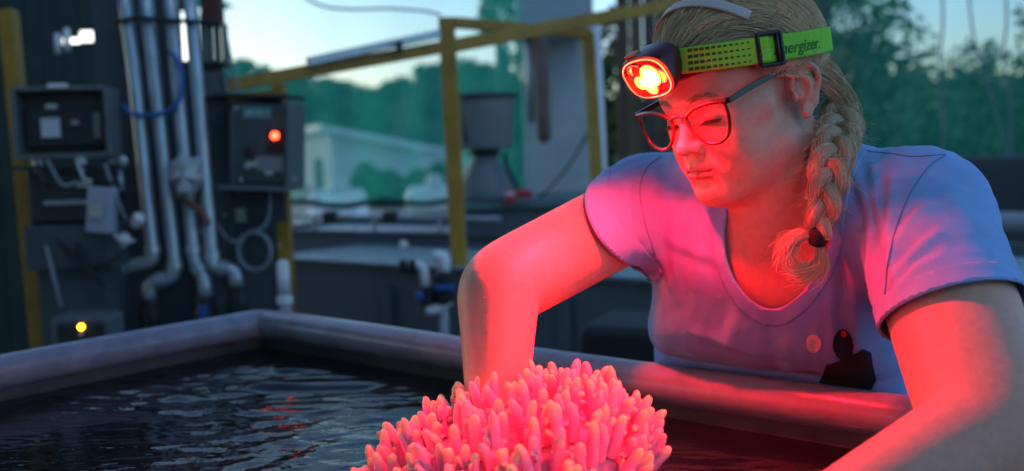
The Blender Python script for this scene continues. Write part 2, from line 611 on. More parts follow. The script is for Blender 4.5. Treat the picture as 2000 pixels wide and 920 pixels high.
tree('green and brown leaved shrub in the gap beside the white downpipe', b0, 2.0,
     [(0, 0, z_at(200, 7), .12, .3), (0, 0, z_at(90, 7), .14, .25), (.02, 0, z_at(300, 7), .15, .25)], 900, .04, (.10, .13, .03), 6)

# white building with a sloping roof
bld = thing('building', ground_at(700, 28), 'pale low building with a sloping roof beyond the green net', 'building')
c0, c1 = P(646, 262, 28), P(872, 306, 28)
cb = P(575, 262, 36)
zb = 0.0
m_wall = mat('white_wall', (.62, .64, .62), rough=.8, var=.06, vscale=1)
m_roof = mat('metal_roof', (.62, .66, .66), rough=.5, metal=.2, var=.06, vscale=1)
dv = (cb - c0) * np.array([1, 1, 0])
fp = [c0, c1, np.array([c1[0], c1[1], zb]), np.array([c0[0], c0[1], zb])]
MB().prism(fp, dv).build('wall', m_wall, bld)
ov = nrm(c1 - c0)
e0_, e1_ = c0 - ov * .35 - nrm(dv) * .4, c1 + ov * .4 - nrm(dv) * .4
n_r = np.array([0, 0, .16])
MB().prism([e0_ + n_r * .1, e1_ + n_r * .1, e1_ + n_r * 1.3, e0_ + n_r * 1.3], dv * 1.08).build('roof', m_roof, bld)
MB().box(P(626, 352, 30.2), (.25, .3, 1.3)).build('window', mat('dark_window', (.03, .05, .05), rough=.1), bld)
for uu, vv, w_ in ((770, 372, 1.3), (830, 360, .6)):
    MB().box(P(uu, vv, 28.0), (w_, .12, .8)).build('window', mat('dark_window', (.03, .05, .05), rough=.1), bld)
sh = thing('shed', ground_at(850, 24), 'low pale shed roof at the right end of the building', 'shed')
MB().box(P(850, 292, 24), (.9, 1.5, .10)).build('roof', m_roof, sh)
zs_ = P(850, 297, 24)
MB().box((zs_[0], zs_[1], zs_[2] / 2 - .03), (.8, 1.3, zs_[2] - .02)).build('wall', m_wall, sh)

rh = np.random.default_rng(8)
n_h = 3000
hu, hvv = rh.uniform(690, 905, n_h), rh.uniform(0, 1, n_h)
hz = np.stack([P(u, 338 + 12 * math.sin(u * .05) + 8 * math.sin(u * .13), 21) for u in hu])
hq = np.column_stack([hz[:, 0], hz[:, 1] + rh.normal(size=n_h) * .25, hz[:, 2] * hvv ** .6])
v, f = leaf_quads(hq, .10, rh)
hd = thing('hedge', (*hq.mean(0)[:2], 0), 'dark green hedge in front of the pale building', 'hedge')
link('foliage', mesh_np('foliage', v, f, False, np.repeat(np.array([.05, .12, .045])[None] * rh.uniform(.6, 1.4, (n_h, 1)), 4, 0)), foliage_mat('tree_leaves', (.05, .1, .04)), hd)
MB().box((*hq.mean(0)[:2], .3), (2.0, .2, .6)).build('stems', mat('bark', (.06, .05, .04)), hd)

def gas_tank(u, v, d, L, r, label):
    c = P(u, v, d)
    t = thing('gas_tank', (c[0], c[1], 0), label, 'gas tank', 'white gas tanks beyond the net')
    mbx = MB()
    prof = [(.001, -L / 2)] + [(r * math.sin(a), -L / 2 + r * .6 * (1 - math.cos(a))) for a in np.linspace(.2, math.pi / 2, 7)]
    prof = prof + [(q, -h) for q, h in reversed(prof)]
    mbx.lathe(c, prof, (1, .12, 0), 28).build('shell', mat('white_enamel', (.78, .78, .76), rough=.4), t, smooth=True)
    MB().lathe(c + np.array([0, 0, r * .95]), [(.13, 0), (.13, .12), (.10, .17), (.001, .18)]).build('valve_dome', m_white, t, smooth='auto')
    for s in (-1, 1):
        z0_ = c[2] - r * .8
        MB().box((c[0] + s * L * .3, c[1] + s * L * .04, z0_ / 2), (.14, r * 1.5, max(z0_, .1))).build('saddle', m_conc, t)
gas_tank(660, 398, 16, .95, .23, 'white rounded gas tank left of the yellow post beyond the net')
gas_tank(850, 392, 16, .95, .25, 'white gas tank partly hidden by the yellow post')
# pale parked truck body below the net hem
pk = thing('white_van', ground_at(650, 13), 'low white vehicle seen under the net hem', 'vehicle')
c = P(655, 425, 13)
MB().box((c[0], c[1], .30), (.75, 1.2, .26)).build('body', m_white, pk, bevel=.06)
MB().box((c[0] + .03, c[1], .50), (.5, .8, .20)).build('cabin', m_white, pk, bevel=.06)
for sx in (-.25, .25):
    MB().lathe((c[0] + sx, c[1] - .58, .12), [(.001, -.04), (.11, -.04), (.12, 0), (.11, .04), (.001, .04)], (0, 1, 0), 18).build('wheel', m_black, pk, smooth='auto')

# shade nets
def net_mat(name, col, alpha):
    m = bpy.data.materials.new(name); m.use_nodes = True
    nt = m.node_tree
    for n_ in list(nt.nodes): nt.nodes.remove(n_)
    o_ = nt.nodes.new('ShaderNodeOutputMaterial'); mx = nt.nodes.new('ShaderNodeMixShader')
    tr = nt.nodes.new('ShaderNodeBsdfTransparent')
    tl_ = nt.nodes.new('ShaderNodeBsdfTranslucent'); tl_.inputs[0].default_value = (*col, 1)
    df = nt.nodes.new('ShaderNodeBsdfDiffuse'); df.inputs[0].default_value = (*col, 1)
    m2 = nt.nodes.new('ShaderNodeMixShader'); m2.inputs[0].default_value = .35
    tc = nt.nodes.new('ShaderNodeTexCoord'); nz = nt.nodes.new('ShaderNodeTexNoise'); nz.inputs['Scale'].default_value = 1.4
    mp = nt.nodes.new('ShaderNodeMapping'); mp.inputs['Scale'].default_value = (2.5, 2.5, .35)
    mr = nt.nodes.new('ShaderNodeMapRange'); mr.inputs['To Min'].default_value = alpha * .8; mr.inputs['To Max'].default_value = alpha * 1.2
    nt.links.new(tc.outputs['Object'], mp.inputs[0]); nt.links.new(mp.outputs[0], nz.inputs['Vector']); nt.links.new(nz.outputs['Fac'], mr.inputs[0])
    nt.links.new(tl_.outputs[0], m2.inputs[1]); nt.links.new(df.outputs[0], m2.inputs[2])
    nt.links.new(mr.outputs[0], mx.inputs[0]); nt.links.new(tr.outputs[0], mx.inputs[1]); nt.links.new(m2.outputs[0], mx.inputs[2]); nt.links.new(mx.outputs[0], o_.inputs[0])
    return m
def net(label, a, b, z0, z1, m, seed, hem=True):
    t = thing('shade_net', ((a[0] + b[0]) / 2, (a[1] + b[1]) / 2, z0), label, 'net')
    a, b = np.asarray(a, float), np.asarray(b, float)
    n = 60
    d = np.append(b[:2] - a[:2], 0); nn_ = nrm(np.array([-d[1], d[0], 0]))
    R_ = []
    for i in range(n + 1):
        s = i / n
        base = np.array([*(a[:2] * (1 - s) + b[:2] * s), 0])
        w_ = nn_ * (.035 * math.sin(s * 21 + seed) + .02 * math.sin(s * 47))
        sag = .012 * math.sin(s * 25)
        R_.append([base + w_ * q + np.array([0, 0, z0 + sag * q + (z1 - z0) * (1 - q)]) for q in (1, .75, .5, .25, 0)])
    mb_ = MB().quadgrid(R_, False); mb_.build('mesh', m, t, smooth=True)
    if hem:
        MB().tube([r_[0] for r_ in R_], .014, 8).build('hem', mat('green_hem', (.01, .10, .075), rough=.7), t, smooth=True)
    return t
m_net = net_mat('green_shade_net', (.05, .66, .50), .44)
m_net2 = net_mat('dark_green_shade_net', (.045, .50, .38), .27)
pa, pb = P(380, 405, 4.6), P(1030, 408, 4.6)
net('translucent green shade net hanging behind the yellow frame', pa, pb, pa[2], 2.6, m_net, 1)
pa2, pb2 = P(1560, 405, 5.4), P(2300, 405, 5.4)
net('dark green shade net stretched behind the blue shoulder', pa2, pb2, .55, 2.8, m_net2, 4, False)
# slack cords against the right-hand net
for k, pts in enumerate(([(1838, -60), (1842, 40), (1836, 120), (1842, 240), (1838, 320)], [(1888, -60), (1900, 60), (1925, 150), (1950, 240), (1972, 320)], [(1962, -60), (1966, 40), (1960, 110), (1972, 200), (1975, 310)])):
    o_ = MB().tube(smooth_path([P(u, v, 5.1) for u, v in pts], 8), .006, 6).build('cord', mat('grey_cord', (.16, .20, .22), rough=.8), None, smooth=True)
    tag(o_, ['straight slack cord hanging against the net, nearest the braid', 'slanting cord hanging against the net, second from the braid', 'cord hanging against the net at the right edge'][k], 'cord', 'cords hanging against the right net')
# wires in the sky
o_ = MB().tube(smooth_path([P(u, v, 4.0) for u, v in [(560, -30), (620, 8), (680, 18), (760, 17), (830, 22), (862, 30)]], 8), .005, 6).build('wire', mat('grey_cord', (.16, .20, .22), rough=.8), None, smooth=True)
tag(o_, 'thin grey wire sagging across the sky to the yellow post', 'wire')

# yellow steel frame
fr_t = thing('yard_frame', (*P(890, 600, 3.3)[:2], FL), 'yellow painted steel frame with a post and sloping beams', 'yard frame')
def post(pts, w, parent, name='post', m=m_yellow, to_floor=True):
    pts = [np.asarray(p) for p in pts]
    if to_floor:
        a, b = pts[-2], pts[-1]
        d = (b - a) / (b[2] - a[2]); pts.append(b + d * (FL - b[2]))
    mb_ = MB()
    mb_.bar(pts[0], pts[-1], w, w, (0, 1, 0)) 
    return mb_.build(name, m, parent, bevel=w * .08)
post([P(872, 36, 3.3), P(902, 600, 3.3)], .052, fr_t)
post([P(1148, 66, 3.7), P(1166, 350, 3.7)], .046, fr_t)
def beam(a, b, w, h, parent, m=m_yellow, name='beam'):
    return MB().bar(a, b, w, h).build(name, m, parent, bevel=.003)
beam(P(440, 168, 3.05), P(866, 92, 3.3), .045, .040, fr_t)
beam(P(884, 90, 3.3), P(1330, 5, 3.7), .045, .046, fr_t)
beam(P(884, 44, 3.3), P(1150, 66, 3.7), .04, .034, fr_t)
beam(P(600, 121, 3.1), P(858, 66, 3.26), .028, .028, fr_t, m_steel, 'rail')
for u_, v_ in ((656, 118), (780, 92)):
    MB().box(P(u_, v_, 3.17), (.018, .03, .035)).build('clip', m_black, fr_t)
o_ = post([P(16, 20, 2.92), P(76, 640, 2.92)], .044, None, 'steel_post'); tag(o_, 'leaning yellow steel post at the far left', 'post')
o_ = post([P(545, 165, 3.0), P(560, 560, 3.0)], .040, None, 'steel_post'); tag(o_, 'yellow steel post behind the control box with the red light', 'post')
o_ = MB().bar(P(395, 200, 3.02), P(560, 185, 3.02), .03, .035).build('cross_bar', m_yellow, None, bevel=.003); tag(o_, 'short yellow cross bar above the control box', 'bar')

# roof over the left side and its dark fittings
rt = thing('roof_canopy', (-4.2, 4.0, FL), 'dark corrugated roof canopy over the left side of the yard, with an added unseen stretch', 'roof')
xs_ = np.linspace(-6.5, -2.35, 90)
R_ = [[np.array([x, y, 2.42 + .018 * math.sin(i * math.pi / 1.5) + .02 * (x + 6.5)]) for y in (-1.5, 9.0)] for i, x in enumerate(xs_)]
mb_ = MB().quadgrid(R_, False)
ro = mb_.build('sheet', mat('rusty_sheet', (.07, .065, .06), rough=.8, var=.3, vscale=3), rt)
so = ro.modifiers.new('t', 'SOLIDIFY'); so.thickness = .003
for y in (1.0, 3.2, 5.4, 7.6):
    MB().box((-4.4, y, 2.34), (4.1, .06, .10)).build('purlin', m_dark, rt)
for x, y in ((-6.3, -1), (-6.3, 8.5), (-2.5, 8.5), (-6.3, 4)):
    MB().box((x, y, 1.2 + FL / 2), (.09, .09, 2.4 - FL)).build('post', m_dark, rt)
# unseen canopy stretch over the camera and wall behind, added to cut sky light
R_ = [[np.array([x, y, 2.40 + .018 * math.sin(i * math.pi / 1.5)]) for y in (-5.2, 1.0)] for i, x in enumerate(np.linspace(-2.35, .42, 56))]
ro = MB().quadgrid(R_, False).build('sheet', mat('rusty_sheet', (.07, .065, .06)), rt)
so = ro.modifiers.new('t', 'SOLIDIFY'); so.thickness = .003
for y in (-4.8, -2.6, -.4):
    MB().box((-.96, y, 2.33), (2.7, .06, .09)).build('purlin', m_dark, rt)
for x, y in ((.35, -5.0), (.35, -2.0), (-2.3, -5.0)):
    MB().box((x, y, 1.19 + FL / 2), (.09, .09, 2.38 - FL)).build('post', m_dark, rt)
bw = thing('shading_wall', (-2.0, -5.3, FL), 'unseen dark boarded wall added behind the camera to shade the yard', 'wall')
for i in range(22):
    MB().box((-6.4 + i * .3, -5.3, 1.2 + FL / 2), (.285, .03, 2.38 - FL)).build('board', mat('dark_board', (.02, .04, .038), rough=.8, var=.2, vscale=5), bw)
# dark store wall behind the left equipment
sw = thing('store_wall', (*P(90, 500, 4.2)[:2], FL), 'dark boarded wall behind the equipment at the left', 'wall')
for i in range(22):
    u0_, u1_ = -500 + i * 35, -500 + (i + .95) * 35
    if 30 < u0_ + 2 and u1_ < 46: continue
    um = (u0_ + u1_) / 2
    q0, q1 = P(u0_, 200, 4.2), P(u1_, 200, 4.2)
    gap = 140 < um < 232
    zt = z_at(86 - (um - 150) * .10, 4.2, um) if gap else 2.36
    MB().box(((q0[0] + q1[0]) / 2, q0[1], (FL + zt) / 2), (q1[0] - q0[0], .02, zt - FL)).build('board', mat('dark_board', (.02, .04, .038)), sw)
    if gap:
        zl_ = z_at(74 - (um - 150) * .40, 4.2, um)
        MB().box(((q0[0] + q1[0]) / 2, q0[1], (zl_ + 2.36) / 2), (q1[0] - q0[0], .02, 2.36 - zl_)).build('board', mat('dark_board', (.02, .04, .038)), sw)

# rack board carrying the pipes
rk = thing('pipe_board', (*P(430, 600, 2.95)[:2], FL), 'dark slate board standing behind the grey pipes', 'board')
q0, q1 = P(205, 640, 2.98), P(562, 640, 2.98)
for (u0, u1, vt, dd) in ((205, 372, -60, 3.0), (374, 448, 120, 2.99), (450, 560, 196, 2.985)):
    a_, b_, t_ = P(u0, 400, dd), P(u1, 400, dd), P((u0 + u1) / 2, vt, dd)
    MB().box(((a_[0] + b_[0]) / 2, a_[1], (t_[2] + FL) / 2), (b_[0] - a_[0], .02, t_[2] - FL)).build('panel', m_slate, rk, bevel=.002)
MB().box(P(415, 20, 2.9), (.055, .05, .09)).build('bracket', mat('red_brown_steel', (.10, .03, .025), rough=.7), rk, bevel=.004)
for u_ in (398, 412, 426, 440):
    MB().box(P(u_, 85, 2.93), (.012, .03, .115)).build('heat_sink_fin', m_box, rk, bevel=.002)
MB().box(P(418, 128, 2.95), (.09, .05, .014)).build('ledge', m_dark, rk)
MB().box(P(420, 165, 2.95), (.075, .04, .075)).build('conduit_box', m_box, rk, bevel=.005)

# four grey pipe risers with elbows and valves
RIS = [([(236, -60), (248, 40), (262, 140), (296, 470), (301, 511), (214, 526), (217, 600)], 'leftmost grey pipe riser with a blue valve handle', True),
       ([(282, -60), (291, 60), (306, 190), (340, 500), (342, 541), (291, 551), (292, 590)], 'second grey pipe riser from the left with a black valve', False),
       ([(328, -60), (338, 60), (352, 220), (376, 470), (380, 512), (400, 545), (402, 585)], 'third grey pipe riser, passing behind the pale bag, with a blue handle', True),
       ([(366, -60), (378, 90), (388, 200), (412, 490), (416, 524), (458, 524), (463, 565)], 'rightmost grey pipe riser beside the control box', False)]
for k, (pts, lab, bl) in enumerate(RIS):
    d = 2.82
    w = [P(u, v, d) for u, v in pts]
    e = w[-1]
    t = thing('pipe_riser', (e[0], e[1], FL), lab, 'pipe', 'grey pipe risers on the board')
    MB().tube(elbow_path(w, .03, 6), .0185, 14).build('pipe', m_pipe, t, smooth=True)
    for j in (len(w) - 3, len(w) - 2):
        dr = nrm(w[j] - w[j - 1])
        s_ = w[j] - dr * .045
        MB().lathe(s_, [(.0185, -.002), (.0225, 0), (.0225, .022), (.0185, .024)], dr, 14).build('coupling', m_pipe, t, smooth='auto')
    va = MB().lathe(e, [(.019, .01), (.026, .005), (.026, -.02), (.031, -.03), (.031, -.062), (.026, -.07), (.026, -.10), (.018, -.105)], (0, 0, 1), 18).build('valve', m_black, t, smooth='auto')
    hm = m_blue if bl else m_black
    MB().box(e + np.array([.006, -.045, -.045]), (.020, .022, .070)).build('handle', hm, va, bevel=.004)
    MB().tube([e + np.array([0, -.028, -.045]), e + np.array([0, -.045, -.045])], .008, 10).build('stem', hm, va)
    MB().lathe(e + np.array([.004, -.006, -.118]), [(.019, .0), (.021, .006), (.021, .018), (.017, .022)], (0, 0, 1), 16).build('union_nut', m_white, t, smooth='auto')
    bz = e[2] - .118
    MB().tube([np.array([e[0], e[1], bz]), np.array([e[0], e[1], FL])], .017, 12).build('drop_pipe', m_grey, t, smooth=True)
# straps and rope round the pipes
for lab, pts, r_, m_ in (('black strap tied across the tops of the pipes', [(225, 44), (265, 36), (330, 40), (425, 44)], .007, m_black),
                         ('blue rope looped round the grey pipes', [(240, 205), (258, 222), (300, 224), (335, 212), (352, 190), (356, 150), (345, 115), (330, 100)], .006, m_blue)):
    o_ = MB().tube(smooth_path([P(u, v, 2.79) for u, v in pts], 8), r_, 8).build('rope' if 'rope' in lab else 'strap', m_, None, smooth=True)
    tag(o_, lab, 'rope' if 'rope' in lab else 'strap')
# crumpled pale bag hanging on the pipes
poly = [(333, 318), (352, 302), (372, 308), (398, 306), (396, 338), (402, 352), (384, 372), (372, 392), (346, 386), (338, 360), (326, 352)]
bg = MB()
ctr = P(364, 345, 2.74)
o0 = [P(u, v, 2.785) for u, v in poly]
mid_ = [ctr + (P(u, v, 2.75) - ctr) * .62 + np.array([0, -.012 * ((i * 7) % 3), 0]) for i, (u, v) in enumerate(poly)]
bg.quadgrid([o0, mid_, [ctr + np.array([0, -.02, 0])] * len(poly)], True)
bg.quadgrid([o0, [P(364, 345, 2.80)] * len(poly)], True)
o_ = bg.build('plastic_bag', mat('pale_plastic_bag', (.40, .44, .43), rough=.5, var=.1, vscale=20), None)
tag(o_, 'pale crumpled plastic bag hanging on the third pipe', 'bag')
o_ = MB().tube(smooth_path([P(u, v, 2.78) for u, v in [(352, 372), (372, 398), (392, 412), (404, 432), (408, 440)]], 6), .010, 8).build('hose', mat('red_brown_hose', (.16, .05, .04), rough=.6), None, smooth=True)
tag(o_, 'short red-brown hose below the pale bag', 'hose')
# hose coil on the board
cc_ = P(498, 490, 2.90)
coil = [cc_ + np.array([math.cos(a) * .047, -.004 * a / 6 , math.sin(a) * .055]) for a in np.linspace(math.pi / 2, math.pi / 2 + 4 * math.pi, 60)]
coil = [P(526, 372, 2.95), P(526, 410, 2.92), P(518, 440, 2.9)] + coil
o_ = MB().tube(smooth_path(coil, 2), .006, 8).build('cable_coil', mat('grey_cable', (.20, .23, .25), rough=.5), None, smooth=True)
tag(o_, 'grey cable hanging in a coil below the control box', 'cable')

# control box with the red light
cb_ = thing('control_box', P(515, 365, 2.9), 'grey control box with a glowing red light on the board', 'control box')
cR = np.array(Matrix.Rotation(rad(-8), 3, 'Z') @ Matrix.Rotation(rad(3), 3, 'Y'))
cB = P(512, 282, 2.86)
def cbp(x, y, z): return cB + cR @ np.array([x, y, z])
MB().box(cbp(0, .03, 0), (.180, .10, .235), cR).build('body', m_box, cb_, bevel=.006)
MB().box(cbp(0.008, -.026, 0.0), (.150, .012, .215), cR).build('lid', mat('smoky_lid', (.055, .07, .07), rough=.3, var=.1, vscale=12), cb_, bevel=.004)
MB().box(cbp(-.0, -.005, -.122), (.200, .15, .012), cR).build('bottom_flange', m_box, cb_, bevel=.002)
MB().box(cbp(.095, .01, .0), (.012, .13, .240), cR).build('side_flange', m_box, cb_, bevel=.002)
MB().box(cbp(-.02, .03, .135), (.22, .14, .012), cR).build('rain_cover', m_black, cb_, bevel=.002)
MB().box(cbp(-.002, -.0335, .088), (.082, .003, .030), cR).build('name_plate', mat('teal_plate', (.10, .24, .23), rough=.5), cb_)
MB().box(cbp(.052, -.034, .012), (.046, .004, .062), cR).build('lamp_plate', mat('dark_red_plate', (.03, .006, .008), rough=.4), cb_, bevel=.001)
MB().box(cbp(.035, -.034, -.055), (.085, .004, .042), cR).build('display_panel', mat('grey_panel', (.20, .23, .24), rough=.4), cb_, bevel=.002)
MB().lathe(cbp(-.025, -.033, -.020), [(.014, 0), (.014, .010), (.010, .014), (.001, .015)], -cR[:, 1], 20).build('dial', m_black, cb_, smooth='auto')
MB().lathe(cbp(-.025, -.033, -.062), [(.013, 0), (.013, .007), (.009, .011), (.001, .012)], -cR[:, 1], 20).build('push_button', m_pipe, cb_, smooth='auto')
MB().lathe(cbp(.052, -.036, .026), [(.0095, 0), (.0095, .005), (.007, .009), (.001, .011)], -cR[:, 1], 20).build('indicator_light', mat('red_indicator', (.4, .02, .02), emit=(1, .045, .02), estr=7), cb_, smooth=True)
me = text_mesh('MOS 1')
co = np.array([v_.co[:] for v_ in me.vertices]); co -= (co.max(0) + co.min(0)) / 2; co *= .068 / np.ptp(co[:, 0])
Vt = np.array([cbp(-.002 + x, -.0365, .088 + z) for x, z, _ in co])
me.vertices.foreach_set('co', Vt.astype(np.float32).ravel()); me.update(); me.materials.clear()
link('lettering', me, mat('pale_lettering', (.30, .50, .48), rough=.6), cb_)

# clear-lidded equipment box and the gear below it, far left
eb = thing('equipment_box', P(125, 310, 2.72), 'grey box with a clear lid and a white sticker at the far left', 'box')
eR = np.array(Matrix.Rotation(rad(6), 3, 'Z'))
eB = P(128, 240, 2.70)
def ebp(x, y, z): return eB + eR @ np.array([x, y, z])
MB().box(ebp(0, .07, 0), (.245, .012, .185), eR).build('back', m_box, eb)
for x_, z_, sx, sz in ((-.118, 0, .012, .185), (.118, 0, .012, .185), (0, .090, .225, .012), (0, -.088, .225, .012)):
    MB().box(ebp(x_, .01, z_), (sx, .10, sz), eR).build('side', m_box, eb, bevel=.002)
MB().box(ebp(0, .02, -.01), (.20, .05, .10), eR).build('circuit_tray', m_dark, eb)
MB().box(ebp(-.035, -.012, -.012), (.048, .006, .052), eR).build('sticker', mat('paper', (.50, .53, .56), rough=.7), eb)
MB().box(ebp(0, -.044, .096), (.05, .012, .012), eR).build('latch', m_white, eb, bevel=.002)
MB().box(ebp(.03, -.01, .0), (.018, .02, .012), eR).build('terminal', m_pipe, eb)
MB().box(ebp(.088, -.01, -.01), (.02, .03, .07), eR).build('relay', m_box, eb)
MB().box(ebp(0, .02, -.118), (.26, .14, .012), eR).build('shelf', m_dark, eb)
st = thing('pump_unit', P(130, 480, 2.72), 'dark pump unit on the shelf below the clear-lidded box', 'pump')
pB = P(135, 395, 2.70)
MB().box(pB + np.array([0, .05, .02]), (.215, .12, .155)).build('casing', m_dark, st, bevel=.01)
MB().box(pB + np.array([-.005, -.012, .0]), (.115, .008, .012)).build('handle', m_pipe, st, bevel=.002)
for x_ in (-.07, .045):
    MB().lathe(pB + np.array([x_, -.012, .085]), [(.014, 0), (.014, .03), (.010, .035), (.001, .036)], (0, 0, 1), 16).build('port', m_pipe, st, smooth='auto')
MB().box(pB + np.array([0, .04, -.12]), (.23, .14, .12)).build('base', m_slate, st, bevel=.006)
zz_ = pB[2] - .18
MB().box((pB[0], pB[1] + .06, (zz_ + FL) / 2), (.20, .10, zz_ - FL)).build('pedestal', m_slate, st)
o_ = MB().box(P(200, 410, 2.64), (.066, .05, .118), np.array(Matrix.Rotation(rad(6), 3, 'Y'))).build('meter_box', mat('pale_blue_grey', (.30, .34, .40), rough=.5), None, bevel=.005); tag(o_, 'small pale grey meter box tilted beside the pump unit', 'box')
for k, (u_, v0_, v1_, lab) in enumerate(((216, 288, 345, 'thin pale tube left of the grey pipes'), (232, 330, 372, 'short pale tube by the meter box'))):
    o_ = MB().tube([P(u_, v0_, 2.75), P(u_ + 6, v1_, 2.75)], .008, 10).build('tube', m_pipe, None, smooth=True); tag(o_, lab, 'tube')
o_ = MB().lathe(P(240, 315, 2.75), [(.012, 0), (.016, .004), (.016, .012), (.010, .016), (.001, .017)], (0, -1, 0), 18).build('pressure_gauge', m_pipe, None, smooth='auto'); tag(o_, 'small round pressure gauge left of the pipes', 'gauge')
for u_, v_ in ((268, 430), (240, 470)):
    o_ = MB().lathe(P(u_, v_, 2.76), [(.012, -.02), (.018, -.01), (.018, .012), (.011, .02)], (.6, -.2, .7), 14).build('pipe_fitting', m_white, None, smooth='auto')
    tag(o_, 'small white pipe fitting ' + ('beside the leftmost grey pipe' if u_ > 250 else 'low down under the meter box'), 'fitting')
lb = thing('timer_box', P(152, 672, 2.35), 'low grey box with an amber light behind the tank rim', 'box')
lB = P(152, 655, 2.36)
MB().box(lB + np.array([0, .06, -.02]), (.140, .10, .125)).build('body', m_box, lb, bevel=.012)
MB().box(lB + np.array([0.006, .006, -.02]), (.110, .012, .095)).build('panel', m_dark, lb, bevel=.004)
MB().lathe(lB + np.array([.010, 0, .020]), [(.006, 0), (.006, .004), (.001, .007)], (0, -1, 0), 16).build('indicator_light', mat('amber_indicator', (.5, .3, .02), emit=(1, .42, .01), estr=9), lb, smooth=True)
MB().lathe(lB + np.array([.008, 0, .002]), [(.005, 0), (.005, .004), (.001, .006)], (0, -1, 0), 14).build('screw', m_pipe, lb, smooth=True)
zz_ = lB[2] - .083
MB().box((lB[0], lB[1] + .06, (zz_ + FL) / 2), (.10, .08, zz_ - FL)).build('stand', m_slate, lb)
# white capped pipe by the yellow post
wp = thing('capped_pipe', (*P(553, 590, 2.62)[:2], FL), 'white capped standpipe behind the tank corner', 'pipe')
e = P(552, 515, 2.62)
MB().tube([e, P(555, 572, 2.62)], .0165, 14).build('pipe', m_white, wp, smooth=True)
MB().lathe(e, [(.0165, -.01), (.0165, .0), (.013, .008), (.001, .011)], (0, 0, 1), 16).build('cap', m_white, wp, smooth=True)
b__ = P(556, 582, 2.62)
MB().lathe(b__, [(.0165, .008), (.021, .004), (.021, -.014), (.0165, -.018)], (0, 0, 1), 16).build('collar', m_white, wp, smooth='auto')
MB().tube([b__, np.array([b__[0], b__[1], FL])], .016, 12).build('riser', m_grey, wp, smooth=True)
for u_, v0_, v1_ in ((112, 66, 104), (130, 56, 100)):
    o_ = MB().tube([P(u_, v0_, 3.6), P(u_ + 2, v1_, 3.6)], .011, 10).build('pale_tube', m_white, None, smooth=True)
    tag(o_, 'short pale tube hanging under the roof at the upper left, ' + ('left' if u_ < 120 else 'right') + ' of the pair', 'tube')

# raceway tanks behind
def raceway(label, p0, p1, ztop, width, m_side, water_drop=.02, rim=.03, wmat=None):
    """long grey tank; p0, p1: near top edge"""
    a, b = np.array([*p0[:2], 0.]), np.array([*p1[:2], 0.])
    d = nrm(b - a); n = np.array([-d[1], d[0], 0])
    if n[1] < 0: n = -n
    t = thing('raceway_tank', (*((a + b) / 2 + n * width / 2)[:2], FL), label, 'tank')
    L = np.linalg.norm(b - a)
    R_ = np.stack([d, n, UP], 1)
    c = (a + b) / 2
    h = ztop - FL
    for off, nm in ((.015, 'wall'), (width - .015, 'wall')):
        MB().box(c + n * off + UP * (FL + h / 2), (L, .03, h), R_).build(nm, m_side, t)
    for s in (-1, 1):
        MB().box(c + d * s * (L / 2 - .015) + n * width / 2 + UP * (FL + h / 2), (.03, width - .062, h), R_).build('wall', m_side, t)
    for off in (0.0, width):
        MB().box(c + n * off + UP * (ztop + .006), (L + .02, .040, .012), R_).build('rim', m_side, t, bevel=.004)
    k = int(L / .55)
    for i in range(1, k):
        MB().box(c + d * (-L / 2 + L * i / k) - n * .012 + UP * (FL + h * .47), (.035, .02, h * .92), R_).build('rib', m_side, t, bevel=.004)
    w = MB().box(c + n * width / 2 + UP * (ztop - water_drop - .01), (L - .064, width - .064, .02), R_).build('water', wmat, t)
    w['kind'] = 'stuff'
    return t
def water_mat(name, col, rough, scale, dist, stretch=(1, 1, 1)):
    m = bpy.data.materials.new(name); m.use_nodes = True
    nt = m.node_tree; b = nt.nodes['Principled BSDF']
    b.inputs['Base Color'].default_value = (*col, 1); b.inputs['Roughness'].default_value = rough; b.inputs['IOR'].default_value = 1.33
    b.inputs['Specular IOR Level'].default_value = .5
    tc = nt.nodes.new('ShaderNodeTexCoord'); mp = nt.nodes.new('ShaderNodeMapping'); mp.inputs['Scale'].default_value = stretch
    nz = nt.nodes.new('ShaderNodeTexNoise'); nz.inputs['Scale'].default_value = scale; nz.inputs['Detail'].default_value = 3
    bp_ = nt.nodes.new('ShaderNodeBump'); bp_.inputs['Distance'].default_value = dist
    nt.links.new(tc.outputs['Object'], mp.inputs[0]); nt.links.new(mp.outputs[0], nz.inputs['Vector']); nt.links.new(nz.outputs['Fac'], bp_.inputs['Height']); nt.links.new(bp_.outputs['Normal'], b.inputs['Normal'])
    return m
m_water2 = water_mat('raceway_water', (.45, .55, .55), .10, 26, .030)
m_side = mat('dark_tank_side', (.075, .095, .115), rough=.55, var=.15, vscale=4, bump=.0008, bscale=50)
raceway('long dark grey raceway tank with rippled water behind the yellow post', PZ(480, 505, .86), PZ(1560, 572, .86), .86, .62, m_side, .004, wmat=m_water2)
p0, p1 = PZ(470, 452, .90), PZ(1010, 462, .90)
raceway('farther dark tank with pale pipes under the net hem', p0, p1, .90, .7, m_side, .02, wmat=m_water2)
# pipe rails and fittings on the farther tank
pr = thing('pipe_rail', P(720, 446, 3.9), 'pale pipe running along the far tank under the net', 'pipe')
zt_ = .90 + .012
def on_far(t_, dz): 
    q = p0 * (1 - t_) + p1 * t_; return np.array([q[0], q[1] - .0, zt_ + dz])
MB().tube([on_far(.18, .055), on_far(.95, .055)], .009, 10).build('pipe', m_grey, pr, smooth=True)
for t_ in (.3, .52, .75):
    MB().tube([on_far(t_, .0), on_far(t_, .055)], .010, 10).build('support', m_pipe, pr)
for t_ in (.36, .58):
    MB().lathe(on_far(t_, .055), [(.016, -.03), (.026, -.025), (.026, .025), (.016, .03)], nrm(p1 - p0), 16).build('valve', m_black, pr, smooth='auto')
